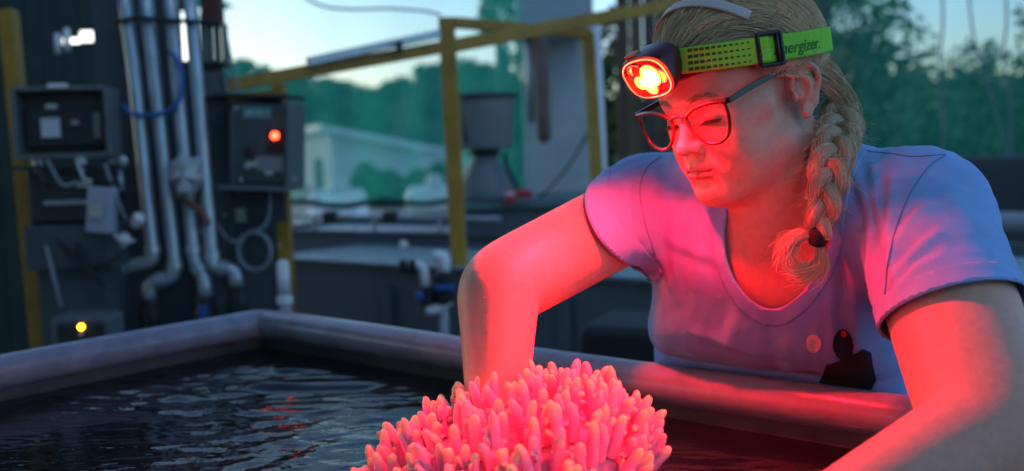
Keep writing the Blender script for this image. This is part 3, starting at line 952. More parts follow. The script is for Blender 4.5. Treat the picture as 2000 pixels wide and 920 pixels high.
# valve assembly at the near raceway
vt = thing('valve_assembly', P(850, 610, 2.95), 'white pipe and black ball valve assembly with blue handles on the raceway side', 'valve')
D_ = 2.93
MB().tube(elbow_path([P(790, 520, D_), P(826, 517, D_), P(833, 565, D_)], .02), .014, 12).build('pipe', m_white, vt, smooth=True)
MB().tube(elbow_path([P(845, 502, D_), P(866, 500, D_), P(868, 540, D_)], .02), .019, 12).build('pipe', m_white, vt, smooth=True)
for (u_, v_) in ((788, 521), (806, 521)):
    MB().lathe(P(u_, v_, D_), [(.014, -.012), (.021, -.010), (.021, .010), (.014, .012)], (1, 0, .1), 14).build('valve_nut', m_black, vt, smooth='auto')
MB().lathe(P(833, 572, D_), [(.015, .02), (.024, .012), (.024, -.03), (.015, -.038)], (0, 0, 1), 16).build('valve_body', m_black, vt, smooth='auto')
MB().lathe(P(866, 556, D_), [(.018, .04), (.028, .03), (.028, -.05), (.018, -.06)], (0, 0, 1), 16).build('valve_body', m_black, vt, smooth='auto')
MB().box(P(868, 562, D_ - .04), (.055, .018, .014)).build('handle', m_blue, vt, bevel=.003)
MB().box(P(820, 578, D_ - .035), (.022, .018, .022)).build('handle', m_blue, vt, bevel=.003)
MB().tube(smooth_path([P(833, 604, D_), P(848, 606, D_), P(866, 596, D_), P(880, 588, D_)], 6), .014, 12).build('pipe', m_white, vt, smooth=True)
q_ = P(866, 590, D_)
MB().tube([P(866, 575, D_), np.array([q_[0], q_[1], FL])], .014, 10).build('drop_pipe', m_grey, vt, smooth=True)
# white ball float
o_ = MB().lathe(P(788, 478, 3.45), [(.001, -.016), (.011, -.011), (.016, 0), (.011, .011), (.001, .016)], (0, 0, 1), 16).build('ball_float', m_white, None, smooth=True)
tag(o_, 'small white ball float on the raceway water', 'float')

# feeder tank, hopper and red clamp
ft = thing('header_tank', (*P(1020, 500, 3.9)[:2], FL), 'dark header tank with a green-grey top edge under the hopper', 'tank')
a_, b_ = P(884, 398, 3.85), P(1230, 398, 3.85)
zt2 = a_[2]
MB().box(((a_[0] + b_[0]) / 2, a_[1] + .35, (zt2 - .03 + FL) / 2), (b_[0] - a_[0], .66, zt2 - .03 - FL)).build('body', m_side, ft, bevel=.01)
MB().box(((a_[0] + b_[0]) / 2, a_[1] + .35, zt2 - .013), (b_[0] - a_[0] + .04, .70, .030)).build('top', mat('green_grey_top', (.07, .14, .13), rough=.5), ft, bevel=.006)
hp_ = thing('feed_hopper', P(950, 390, 4.05), 'grey feed hopper with a lid on a conical base', 'hopper')
hc_ = P(950, 386, 4.05); hc_[2] = zt2 + .003
zl = lambda v: P(955, v, 4.05)[2] - hc_[2]
MB().lathe(hc_, [(.105, 0), (.112, .01), (.108, zl(358)), (.052, zl(310)), (.045, zl(300))], (0, 0, 1), 32).build('cone', mat('hopper_grey', (.16, .18, .19), rough=.5, var=.08, vscale=8), hp_, smooth='auto')
MB().lathe(hc_, [(.045, zl(306)), (.060, zl(302)), (.060, zl(294)), (.045, zl(290))], (0, 0, 1), 28).build('neck', m_black, hp_, smooth='auto')
MB().lathe(hc_, [(.100, zl(291)), (.110, zl(288)), (.126, zl(195)), (.126, zl(190))], (0, 0, 1), 36).build('drum', mat('hopper_grey', (.16, .18, .19)), hp_, smooth='auto')
MB().lathe(hc_, [(.136, zl(193)), (.138, zl(186)), (.12, zl(183)), (.001, zl(181))], (0, 0, 1), 36).build('lid', m_dark, hp_, smooth='auto')
MB().box(P(912, 238, 3.94), (.035, .02, .165)).build('sight_slot', m_black, hp_, bevel=.003)
MB().tube(smooth_path([P(985, 300, 3.98), P(992, 330, 3.96), P(1005, 355, 3.93), P(1010, 372, 3.9)], 6), .009, 8).build('cable', m_black, hp_, smooth=True)
rc = thing('red_clamp', P(1012, 396, 3.86), 'red plastic clamp on the edge below the hopper', 'clamp')
cc2 = P(1012, 382, 3.82)
MB().box(cc2 + np.array([0, 0, .006]), (.105, .05, .034)).build('body', mat('red_plastic', (.38, .02, .035), rough=.4), rc, bevel=.008)
MB().box(cc2 + np.array([-.028, -.01, -.015]), (.035, .04, .025)).build('jaw', mat('red_plastic', (.38, .02, .035)), rc, bevel=.005)
MB().box(cc2 + np.array([-.03, -.027, .010]), (.034, .004, .012)).build('label', m_white, rc, bevel=.003)

# pale wall pillar with a rusty pipe, downpipe, timber screen
pil = thing('wall_pillar', (*P(1090, 400, 5.2)[:2], FL), 'pale grey wall pillar behind the red lamp', 'pillar')
a_, b_ = P(1022, 200, 5.2), P(1162, 200, 5.2)
MB().box(((a_[0] + b_[0]) / 2, a_[1] + .1, 1.2), (b_[0] - a_[0], .2, 2.4 - FL)).build('block', m_conc, pil, bevel=.006)
MB().box(P(1075, 26, 5.0), (.34, .22, .26)).build('top_box', mat('box_grey', (.30, .34, .36), rough=.6), pil, bevel=.01)
o_ = MB().tube([P(1054, 70, 4.9), P(1063, 268, 4.9), P(1064, 278, 4.9)], [.037, .035, .022], 16).build('rusty_pipe', mat('rusty_steel', (.12, .10, .10), rough=.7, color2=(.13, .055, .03), vscale=9), None, smooth=True)
tag(o_, 'short rusty vertical pipe hanging in front of the pale pillar', 'pipe')
o_ = MB().tube([P(1032, 70, 4.95), P(1038, 240, 4.95)], .020, 14).build('downpipe', m_pipe, None, smooth=True); tag(o_, 'pale pipe beside the rusty pipe on the pillar', 'pipe')
e = P(1176, 345, 4.2); 
o_ = MB().tube([P(1162, 40, 4.2), e, np.array([e[0] + .03, e[1], FL])], .022, 14).build('downpipe', m_white, None, smooth=True); tag(o_, 'white vertical pipe right of the second yellow post', 'pipe')
o_ = MB().tube(smooth_path([P(1150, 255, 4.6), P(1120, 310, 4.6), P(1085, 355, 4.4), P(1055, 385, 4.0)], 6), .006, 8).build('wire', m_black, None, smooth=True); tag(o_, 'thin dark wire drooping across the pale pillar', 'wire')
ts = thing('timber_screen', (*P(1290, 400, 5.6)[:2], FL), 'brown timber screen of upright planks behind the head', 'screen')
for i in range(16):
    u_ = 1206 + i * 26
    q_ = P(u_ + 12, 200, 5.6)
    MB().box((q_[0], q_[1] + .012 * (i % 2), 1.05), (.068, .02, 2.1 - 2 * FL)).build('plank', mat('brown_plank%d' % (i % 3), [(.085, .05, .03), (.11, .07, .04), (.06, .045, .035)][i % 3], rough=.8, var=.3, vscale=8), ts)
# black rounded crate and dark tarp, right-hand tank
bc = thing('black_crate', (*P(1300, 690, 2.35)[:2], FL), 'black rounded crate standing between the tanks', 'crate')
a_, b_ = P(1160, 612, 2.42), P(1420, 634, 2.30)
cM = (a_ + b_) / 2
dX = nrm((b_ - a_) * np.array([1, 1, 0])); R_ = np.stack([dX, np.cross(UP, dX), UP], 1)
hh = (a_[2] + b_[2]) / 2
Lc = np.linalg.norm((b_ - a_)[:2])
MB().box((cM[0], cM[1], (hh + FL) / 2), (Lc, .26, hh - FL), R_).build('shell', m_black, bc, bevel=.025, seg=4)
tp_ = thing('dark_tarp_tank', (*P(1960, 420, 4.6)[:2], FL), 'black covered tank behind the right shoulder', 'tank')
a_, b_ = P(1600, 318, 4.6), P(2300, 318, 4.6)
MB().box(((a_[0] + b_[0]) / 2, a_[1] + .3, (a_[2] + FL) / 2), (b_[0] - a_[0], .6, a_[2] - FL)).build('cover', mat('black_tarp', (.016, .020, .022), rough=.7, var=.3, vscale=5, bump=.01, bscale=6), tp_, bevel=.04, seg=3)
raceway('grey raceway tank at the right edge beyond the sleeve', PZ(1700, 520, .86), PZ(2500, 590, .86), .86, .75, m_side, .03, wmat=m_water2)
rp = MB().tube([P(1900, 432, 3.6), P(2400, 440, 3.5)], .035, 14).build('grey_pipe', m_grey, None, smooth=True); tag(rp, 'thick grey pipe lying along the right-hand tank', 'pipe')

# cable clutter and stickers on the left-hand equipment
rcb = np.random.default_rng(44)
def droop(parent, a, b_, d, r, m_, sag):
    pts = [P(a[0], a[1], d), P((a[0] + b_[0]) / 2 + rcb.normal() * 4, (a[1] + b_[1]) / 2 + sag, d - .02), P(b_[0], b_[1], d)]
    MB().tube(smooth_path(pts, 8), r, 7).build('cable', m_, parent, smooth=True)
m_gc = mat('grey_cable', (.20, .23, .25)); m_wc = mat('pale_cable', (.42, .44, .44), rough=.5)
for a, b_, s_, m_ in (((70, 312), (95, 360), 20, m_black), ((92, 312), (150, 356), 26, m_gc), ((150, 314), (178, 352), 18, m_wc), ((190, 316), (232, 340), 30, m_black), ((205, 320), (246, 430), 14, m_gc)):
    droop(eb, a, b_, 2.66, .0045, m_, s_)
for a, b_, s_, m_ in (((110, 470), (236, 500), 34, m_black), ((214, 440), (262, 470), 16, m_wc), ((150, 475), (205, 560), 10, m_black), ((90, 480), (120, 600), 6, m_gc)):
    droop(st, a, b_, 2.68, .0055, m_, s_)
for a, b_, s_, m_ in (((430, 150), (462, 215), 20, m_black), ((300, 20), (250, 150), 10, m_black), ((440, 60), (470, 190), 12, m_gc), ((425, 440), (478, 470), 14, m_gc), ((455, 370), (440, 560), 4, m_black)):
    droop(rk, a, b_, 2.86, .0042, m_, s_)
for u_, v_, w_, h_, par, dd in ((100, 208, .03, .012, eb, 2.655), (186, 412, .03, .03, st, 2.60), (165, 360, .04, .016, st, 2.672), (495, 320, .03, .012, cb_, 2.815), (525, 338, .022, .010, cb_, 2.812), (470, 420, .03, .04, rk, 2.955), (400, 450, .03, .02, rk, 2.955)):
    MB().box(P(u_, v_, dd), (w_, .002, h_)).build('sticker', mat('worn_label', (.42, .42, .36), rough=.7, var=.25, vscale=60), par)
for u_, v_ in ((462, 212), (568, 210), (470, 352), (574, 350), (380, 140), (440, 420), (545, 480), (390, 560)):
    MB().lathe(P(u_, v_, 2.80 if v_ < 360 and u_ > 450 else 2.965), [(.005, 0), (.005, .003), (.001, .005)], (0, -1, 0), 10).build('screw', m_pipe, cb_ if (v_ < 360 and u_ > 450) else rk)

# ================================================================== the holding tank in front
tank = thing('holding_tank', (*(rC + U_RIM * 1.3 + W_RIM * .6)[:2], FL), 'large grey tank with a thick pipe rim in the foreground', 'tank')
UL, WL_ = 2.6, 1.24
c00 = rC; c10 = rC + U_RIM * UL; c01 = rC + W_RIM * WL_; c11 = c10 + W_RIM * WL_
m_rim = mat('rim_grey_pvc', (.30, .30, .325), rough=.22, var=.22, vscale=22, bump=.0005, bscale=70)
m_in = mat('algae_lined_wall', (.050, .045, .035), rough=.7, color2=(.12, .11, .10), vscale=11, bump=.002, bscale=60)
rims = ((c00, c10), (c00, c01), (c10, c11), (c01, c11))
for a, b in rims:
    d = nrm(b - a); L = np.linalg.norm(b - a)
    q = [a + d * t_ + UP * (.0012 * math.sin(t_ * 7)) for t_ in np.linspace(.028, L - .028, 40)]
    MB().tube(q, RIM_R, 28, False).build('rim_pipe', m_rim, tank, smooth=True)
for cpt, d1, d2 in ((c00, U_RIM, W_RIM), (c10, -U_RIM, W_RIM), (c01, U_RIM, -W_RIM), (c11, -U_RIM, -W_RIM)):
    MB().tube(elbow_path([cpt + d1 * .075, cpt, cpt + d2 * .075], .035, 8), RIM_R + .0010, 28, False).build('rim_elbow', m_rim, tank, smooth=True)
WZ = RIM_Z - .040
for a, b in rims:
    d = nrm(b - a); L = np.linalg.norm(b - a); n = np.cross(UP, d)
    R_ = np.stack([d, n, UP], 1)
    MB().box((a + b) / 2 * np.array([1, 1, 0]) + UP * (FL + RIM_Z - .02) / 2, (L - .0205, .02, RIM_Z - .02 - FL), R_).build('wall', m_in, tank)
cen_t = (c00 + c10 + c01 + c11) / 4
MB().prism([np.array([*c[:2], FL + .004]) for c in (c00, c10, c11, c01)], UP * .03).build('floor', m_in, tank)
# water surface: real ripples
nu, nw = 460, 230
uu, ww = np.meshgrid(np.linspace(.011, UL - .011, nu), np.linspace(.011, WL_ - .011, nw), indexing='ij')
pw = rC[None, None] * np.array([1, 1, 0]) + uu[..., None] * U_RIM + ww[..., None] * W_RIM
rip = np.zeros(uu.shape)
e1 = pw[..., 0] * .95 + pw[..., 1] * .3
wp_ = np.stack([pw[..., 0] * 11 + 1.2 * vnoise(np.stack([pw[..., 0], pw[..., 1], pw[..., 0] * 0], -1), 5, 4), pw[..., 1] * 30, pw[..., 0] * 0], -1)
patch = np.clip(.55 + .9 * vnoise(np.stack([pw[..., 0], pw[..., 1], pw[..., 0] * 0], -1), 3.3, 31), .12, 1.2)
rip += .0046 * vnoise(wp_, 1.0, 21) + .0020 * vnoise(wp_ * np.array([1.3, 1.5, 1]), 2.0, 22) + .0007 * vnoise(wp_ * np.array([1.2, 1.2, 1]), 4.6, 23)
calm = np.clip(np.minimum.reduce([uu, ww]) / .12, .35, 1)
V_ = np.concatenate([pw[..., :2], (WZ + rip * calm * patch)[..., None]], -1).reshape(-1, 3)
i_ = np.arange(nu * nw).reshape(nu, nw)
wo = link('water', mesh_np('water', V_, np.stack([i_[:-1, :-1], i_[:-1, 1:], i_[1:, 1:], i_[1:, :-1]], -1).reshape(-1, 4)), water_mat('tank_water', (.010, .011, .011), .05, 60, .0008, (.5, 1.4, 1)))
tag(wo, 'dark rippled water filling the foreground tank', 'water', kind='structure')
# ================================================================== person
def rotm(yaw, pitch, roll):
    return np.array(Matrix.Rotation(rad(yaw), 3, 'Z') @ Matrix.Rotation(rad(pitch), 3, 'X') @ Matrix.Rotation(rad(roll), 3, 'Y'))
HS = 0.95
HR = rotm(124.2, -15.4, 4.3)
HO = np.array([0.2645, 1.1420, 1.2859])
def H(x, y, z):                                # head frame in cm: x to her right, y forward, z up, origin between the ears
    return HO + HR @ (np.array([x, y, z]) * 0.01 * HS)
def Hv(p):
    return HO + (np.asarray(p) * 0.01 * HS) @ HR.T
def toH(p):
    return ((np.asarray(p) - HO) @ HR) * 100 / HS

SR, SL = P(1262, 408, 1.30), P(1800, 425, 1.08)
ER, EL = P(974, 560, 1.08), P(1938, 848, 0.845)
WR, WL = P(968, 905, 1.00), P(1530, 1065, 0.775)
HC = N_RIM * (N_RIM @ rA + 0.215) + U_RIM * -0.570 + np.array([0, 0, 0.80])
M0 = (SR + SL) / 2
t_up = nrm(M0 - HC); t_rt = nrm((SR - SL) - t_up * ((SR - SL) @ t_up)); t_fw = np.cross(t_up, t_rt)
TL = np.linalg.norm(M0 - HC)
tl = TL * 100
TM = np.stack([t_rt, t_fw, t_up], 1)
def T(x, y, z):                                # torso frame in cm, origin at the hips
    return HC + TM @ (np.array([x, y, z]) * 0.01)
NB = T(0, -1.5, TL * 100 + 3.0)                # neck base

def torso_prims(F, g=0.0, arms=1.0, full=True):
    """g grows the figure (for cloth)"""
    tl = TL * 100
    F.ell(T(0, -1.5, tl * .66), np.array([.142, .110, .195]) + g, TM, .05)
    F.ell(T(0, 1, tl * .25), np.array([.160, .122, .180]) + g, TM, .06)
    F.ell(T(0, -1, 0), np.array([.180, .130, .140]) + g, TM, .05)
    for s in (-1, 1):
        F.ell(T(6.6 * s, 5.6, tl * .58), np.array([.076, .055, .090]) + g, TM, .06)
    F.cone(SR, SL, .052 + g, .052 + g, .06)
    # shoulder slopes to the neck
    NT = NB * .45 + H(0, -2.5, -5) * .55
    for S in (SR, SL):
        F.cone(NB * .55 + NT * .45, S * .93 + NB * .07, .048 + g * .7, .044 + g, .05)
    F.ell(T(0, 3, tl * .86), np.array([.13, .075, .09]) + g, TM, .05)

RIM_N = float(N_RIM @ rA)
def rest_on_rim(F, gap):
    """nothing of the torso hangs in front of the tank rim: it rests against the pipe"""
    def fn(p):
        n = p @ N_RIM - (RIM_N + RIM_R + gap); z = p[..., 2] - (RIM_Z + RIM_R + gap)
        return np.maximum((n * .26 + z) / 1.033, n)
    F.add(fn, (-.5, .5, .5), (1.2, 1.9, 1.25), .035, 's')
def limb(F, pts, rs, k=.02, n=7):
    """one tapering limb along a smooth path, no bulges at the joints"""
    q = smooth_path(np.column_stack([np.array(pts), np.array(rs)]), n)
    def fn(p):
        best = np.full(p.shape[:-1], 9.0)
        for a, b in zip(q, q[1:]):
            ba = b[:3] - a[:3]; w = p - a[:3]
            t = np.clip((w @ ba) / (ba @ ba + 1e-12), 0, 1)
            best = np.minimum(best, np.linalg.norm(w - t[..., None] * ba, axis=-1) - (a[3] + (b[3] - a[3]) * t))
        return best
    R = max(rs)
    F.add(fn, q[:, :3].min(0) - R, q[:, :3].max(0) + R, k)
mix = lambda a, b, t: a * (1 - t) + b * t

def arm_path(S, E, Wr, rs, shrink):
    q = smooth_path(np.column_stack([[S, mix(S, E, .45), mix(S, E, .85), mix(mix(S, E, .99), mix(E, Wr, .02), .5), mix(E, Wr, .15), mix(E, Wr, .55), Wr], rs]), 5)
    for _ in range(shrink):
        q[1:-1] = (q[:-2] + 2 * q[1:-1] + q[2:]) / 4
    return q
ARM_R = arm_path(SR, ER, WR, [.055, .051, .0475, .0460, .0420, .0340, .0270], 10)
ARM_L = arm_path(SL, EL, WL, [.064, .061, .0565, .0535, .0480, .0390, .0285], 6)
def polylimb(F, q, k):
    def fn(p):
        best = np.full(p.shape[:-1], 9.0)
        for a, b in zip(q, q[1:]):
            ba = b[:3] - a[:3]; w = p - a[:3]
            t = np.clip((w @ ba) / (ba @ ba + 1e-12), 0, 1)
            best = np.minimum(best, np.linalg.norm(w - t[..., None] * ba, axis=-1) - (a[3] + (b[3] - a[3]) * t))
        return best
    R = q[:, 3].max()
    F.add(fn, q[:, :3].min(0) - R, q[:, :3].max(0) + R, k)
def arm_prims(F, g=0.0, n=None):
    for q in (ARM_R, ARM_L):
        polylimb(F, (q + np.array([0, 0, 0, g]))[:n], .03)

E_STEP = .0045
F = Field(axis_pts([(-.14, .16, E_STEP), (.16, .385, .0021), (.385, .70, E_STEP)]),
          axis_pts([(.60, .98, E_STEP), (.98, 1.265, .0021), (1.265, 1.85, .006)]),
          axis_pts([(-.01, .76, .012), (.76, 1.165, E_STEP), (1.165, 1.44, .0021)]))
torso_prims(F, -0.004)
rest_on_rim(F, .010)
arm_prims(F)
# legs, feet
for s in (1, -1):
    hip = T(9 * s, -2, -1)
    kn = np.array([hip[0], hip[1], .46]) + N_RIM * .02 + U_RIM * (.01 * -s)
    an = np.array([kn[0], kn[1], .09]) + N_RIM * .05
    F.cone(hip, kn, .088, .058, .05); F.cone(kn, an, .056, .042, .03)
    F.cone(an - np.array([0, 0, .045]), an - N_RIM * .15 - np.array([0, 0, .06]), .042, .032, .03)
# hands under the coral
def hand(W, palm, fdir, ndir, thumb_side, sc=1.0):
    """wrist, palm centre, finger direction, palm normal; unequal curled fingers"""
    fd = nrm(fdir); nd = nrm(np.asarray(ndir) - fd * (np.asarray(ndir) @ fd)); sd = np.cross(fd, nd) * thumb_side
    F.cone(W, palm - fd * .02, .0255, .028, .02)
    for o in (-.024, -.008, .008, .024):
        F.cone(palm - fd * .025 + sd * o * .8, palm + fd * .035 + sd * o * 1.15, .0135, .0105, .012)
    for o, L in ((.030, .066), (.010, .076), (-.010, .071), (-.029, .055)):
        b = palm + fd * .038 + sd * o
        p1 = b + nrm(fd + nd * .35) * L * .45
        p2 = p1 + nrm(fd * .75 + nd * .7) * L * .32
        p3 = p2 + nrm(fd * .35 + nd * .95) * L * .25
        F.cone(b, p1, .0092, .0085, .004); F.cone(p1, p2, .0085, .0078, .004); F.cone(p2, p3, .0078, .0064, .004)
    b = palm - fd * .018 + sd * .030
    p1 = b + nrm(fd * .6 + sd * .75 + nd * .3) * .034
    p2 = p1 + nrm(fd * .85 + sd * .25 + nd * .45) * .028
    F.cone(b, p1, .0125, .0098, .008); F.cone(p1, p2, .0098, .0076, .004)
hand(WR, WR + np.array([.006, -.058, -.030]), (.05, -.9, -.10), (0, -.1, 1), 1)
hand(WL, WL + np.array([-.066, .046, -.024]), (-.80, .52, -.10), (-.1, 0, 1), -1)
# neck
F.cone(NB - t_up * .03, H(0, -2.0, -4.0), .062, .056, .035)
F.cone(NB + t_fw * .030, H(0, 1.0, -6.0), .044, .040, .035)
# ---- head
def hell(c, r, k=.8, op='u', rot=None):
    M = HR if rot is None else HR @ rotm(*rot)
    F.ell(H(*c), np.array(r) * .01 * HS, M, k * .01, op)
def hcone(a, b, ra, rb, k=.5, op='u'):
    F.cone(H(*a), H(*b), ra * .01 * HS, rb * .01 * HS, k * .01, op)
hell((0, -1.4, 5.2), (7.35, 9.3, 7.9), 1)
hell((0, 4.8, 4.8), (6.3, 5.2, 5.9), 2)
hell((0, 3.6, -1.2), (5.75, 5.7, 6.6), 2)
hell((0, 3.2, -5.0), (5.1, 4.8, 3.7), 2)
for s in (-1, 1):
    hcone((5.0 * s, 1.0, -4.4), (1.5 * s, 7.2, -8.2), 1.7, 1.4, 2.2)
    hell((3.3 * s, 6.0, -2.4), (2.3, 2.3, 2.4), 2)
    hell((3.0 * s, 6.0, -4.6), (2.0, 2.0, 2.2), 2)
    hcone((4.1 * s, 6.2, -.1), (5.8 * s, 3.0, .2), 1.2, 1.0, 2)
hell((0, 8.15, -8.2), (1.8, 1.45, 1.4), 1.4)
hell((0, 4.4, -7.4), (3.5, 3.8, 2.2), 2.0)
hell((0, 7.9, -4.9), (2.7, 1.9, 2.6), 1.6)
for s in (-1, 1):
    hell((3.1 * s, 10.0, 1.0), (1.7, 1.35, 1.15), .9, 's')
    hcone((.9 * s, 8.7, 2.6), (4.3 * s, 7.2, 2.9), .75, .7, 1.4)
    hell((3.1 * s, 7.55, .75), (1.42, 1.32, 1.25), .25)
# nose
hcone((0, 8.9, 1.6), (0, 10.5, -1.7), .60, .76, .9)
hell((0, 10.8, -2.2), (.95, .98, .82), .6)
for s in (-1, 1):
    hell((1.2 * s, 9.75, -2.4), (.62, .92, .66), .45)
    hell((.58 * s, 10.2, -3.05), (.34, .5, .40), .15, 's')
# lips
MZ = -.42
for s in (-1, 1):
    up = [(0, 9.70, -4.42), (.55, 9.80, -4.30), (1.4, 9.35, -4.52), (2.75, 8.25, -4.88)]
    lo = [(0, 9.60, -5.38), (.9, 9.48, -5.36), (1.7, 9.0, -5.2), (2.75, 8.25, -4.95)]
    for L_, rr in ((up, (.40, .42, .34, .12)), (lo, (.54, .50, .36, .12))):
        for a, b, r0, r1 in zip(L_, L_[1:], rr, rr[1:]):
            hcone((a[0] * s, a[1], a[2] + MZ), (b[0] * s, b[1], b[2] + MZ), r0, r1, .30)
    cr = [(0, 10.18, -4.86), (.8, 10.05, -4.84), (1.6, 9.48, -4.88), (2.95, 8.25, -5.0)]
    for a, b in zip(cr, cr[1:]):
        hcone((a[0] * s, a[1], a[2] + MZ), (b[0] * s, b[1], b[2] + MZ), .13, .12, .20, 's')
    # fold from nostril to mouth corner, dimple at the corner
    hcone((1.95 * s, 9.45, -2.6), (3.2 * s, 8.75, -4.9), .06, .06, .9, 's')
    # philtrum ridges
    hcone((.32 * s, 9.55, -3.5), (.42 * s, 9.75, -4.5), .16, .16, .5)
hcone((-1.1, 9.62, -6.75), (1.1, 9.62, -6.75), .40, .40, .9, 's')
# ears
for s in (-1, 1):
    e = lambda x, y, z: ((6.75 + x) * s, y - 1.1, z)
    hell(e(.55, -1.5, .3), (.35, 1.55, 2.6), .4, rot=(24 * s, -14, 0))
    rim = [(.25, .3, .8), (.6, .35, 2.0), (1.0, -.6, 3.0), (1.35, -1.9, 3.1), (1.6, -2.8, 2.2), (1.55, -2.9, .9), (1.15, -2.3, -.5), (.75, -1.5, -1.6)]
    rim = smooth_path(rim, 4)
    for a, b in zip(rim, rim[1:]):
        hcone(e(*a), e(*b), .30, .30, .12)
    anti = smooth_path([(.8, -.9, 2.0), (1.05, -1.7, 1.3), (1.0, -1.7, .2), (.75, -1.0, -.7)], 3)
    for a, b in zip(anti, anti[1:]):
        hcone(e(*a), e(*b), .28, .28, .25)
    hell(e(.6, -.95, -2.1), (.42, .85, .95), .35)
    hell(e(.95, -.75, .25), (.5, .62, .85), .25, 's')
    hell(e(.45, .25, -.2), (.35, .35, .6), .3)
bV, bF = F.mesh()
# keep one connected body
def largest_part(V, Fq):
    lab = np.arange(len(V))
    for _ in range(400):
        m = lab[Fq].min(1)
        new = lab.copy()
        np.minimum.at(new, Fq.ravel(), np.repeat(m, Fq.shape[1]))
        new = new[new]
        if (new == lab).all(): break
        lab = new
    r = np.bincount(lab).argmax()
    ok = lab == r
    re = np.cumsum(ok) - 1
    return V[ok], re[Fq[ok[Fq].all(1)]]
bV, bF = largest_part(bV, bF)
hp = toH(bV)
skin = np.tile(np.array([.64, .36, .275]), (len(bV), 1))
def blend(mask, c):
    global skin
    skin = skin * (1 - mask[:, None]) + np.array(c) * mask[:, None]
g2 = lambda c, r: np.exp(-(((hp - np.array(c)) / np.array(r)) ** 2).sum(1))
lipm = np.clip(1.35 * np.exp(-((np.abs(hp[:, 0]) / 2.7) ** 4 + ((hp[:, 2] + 5.32) / .74) ** 6 + ((hp[:, 1] - 9.6) / 1.3) ** 4)), 0, 1)
blend(lipm * .85, (.46, .16, .15))
for s in (-1, 1):
    blend(.35 * g2((4.2 * s, 7.5, -2), (2, 2, 2)), (.68, .34, .28))
    blend(.45 * g2((3.1 * s, 8.6, .9), (1.7, 1.5, .9)), (.50, .30, .24))
skin *= (1 + .03 * vnoise(bV, 60, 3) + .05 * vnoise(bV, 300, 4))[:, None]
fr_ = np.clip(vnoise(bV, 420, 6) - .62, 0, 1) * 2.2
blend(np.clip(fr_, 0, .12), (.45, .24, .18))
# trouser cloth below the shirt is a separate garment; skin everywhere here
body_me = mesh_np('body', bV, bF, True, np.clip(skin, 0, 1))
person = thing('person', (HC[0], HC[1], 0.0), 'woman in a lilac blue t-shirt leaning over the tank wearing glasses and a red headlamp', 'person')
m_skin = mat('skin', (.66, .43, .34), rough=.48, attr='col', var=.06, vscale=120, bump=.00035, bscale=420, sss=.0025, spec=.35)
body = link('body', body_me, m_skin, person)

# ---- t-shirt
FS = Field(axis_pts([(-.02, .72, .0042)]), axis_pts([(.80, 1.80, .0045)]), axis_pts([(.74, 1.32, .0042)]))
torso_prims(FS, 0.006)
# the cloth hangs straight from the chest to the belly
FS.ell(T(0, 3.4, tl * .40), (.150, .085, .19), TM, .05)
FS.ell(T(6.4, 2.0, tl * .34), (.070, .09, .25), TM, .05)
FS.ell(T(-9.0, 2.2, tl * .40), (.075, .09, .22), TM, .05)
rest_on_rim(FS, .004)
arm_prims(FS, 0.0060, 17)
sV, sF = FS.mesh()
sV, sF = largest_part(sV, sF)
sT = tris_of(sF)
tl = TL * 100
def toT(p):
    return ((np.asarray(p) - HC) @ TM) * 100
# folds: lines on the cloth, each a ridge with a valley beside it
def fold_points(V, N, pts, w):
    pr = proj(V)
    facing = ((CAM_POS - V) * N).sum(1) > 0
    out = []
    for u, v in pts:
        d = (pr[:, 0] - u) ** 2 + (pr[:, 1] - v) ** 2 + np.where(facing, 0, 1e9)
        c = np.argsort(d)[:12]
        out.append(V[c[np.argmin(pr[c, 2])]])
    return np.array(out)
FOLDS = [  # px polyline, width m, height m
    ([(1655, 300), (1690, 420), (1700, 560), (1720, 660)], .007, .008),
    ([(1690, 300), (1715, 440), (1725, 560), (1760, 720)], .006, .009),
    ([(1735, 330), (1730, 470), (1745, 560), (1770, 640)], .006, .009),
    ([(1640, 420), (1660, 540), (1665, 640), (1680, 730)], .008, .006),
    ([(1610, 520), (1620, 620), (1625, 720)], .009, .004),
    ([(1840, 440), (1770, 500), (1740, 560)], .007, .007),
    ([(1850, 490), (1780, 540), (1745, 590)], .007, .006),
    ([(1810, 390), (1755, 450), (1730, 520)], .007, .006),
    ([(1160, 400), (1210, 480), (1275, 520)], .008, .005),
    ([(1205, 440), (1250, 500), (1295, 545)], .007, .007),
    ([(1240, 400), (1275, 490), (1305, 570)], .008, .006),
    ([(1225, 350), (1235, 420), (1260, 480)], .007, .004),
    ([(1200, 360), (1205, 430)], .006, .003),
    ([(1310, 350), (1310, 460), (1315, 600)], .009, .004),
    ([(1375, 350), (1390, 460), (1420, 580)], .010, .004),
    ([(1290, 470), (1370, 500), (1450, 530)], .007, .003),
    ([(1450, 560), (1430, 640), (1400, 700)], .012, .004),
    ([(1520, 610), (1530, 680), (1545, 740)], .010, .004),
    ([(1330, 650), (1420, 680), (1530, 710)], .008, .004),
    ([(1330, 690), (1440, 715), (1560, 735)], .007, .004),
    ([(1580, 580), (1590, 650), (1600, 740)], .007, .004),
]
nS = vnormals(sV, sF)
disp = np.zeros(len(sV))
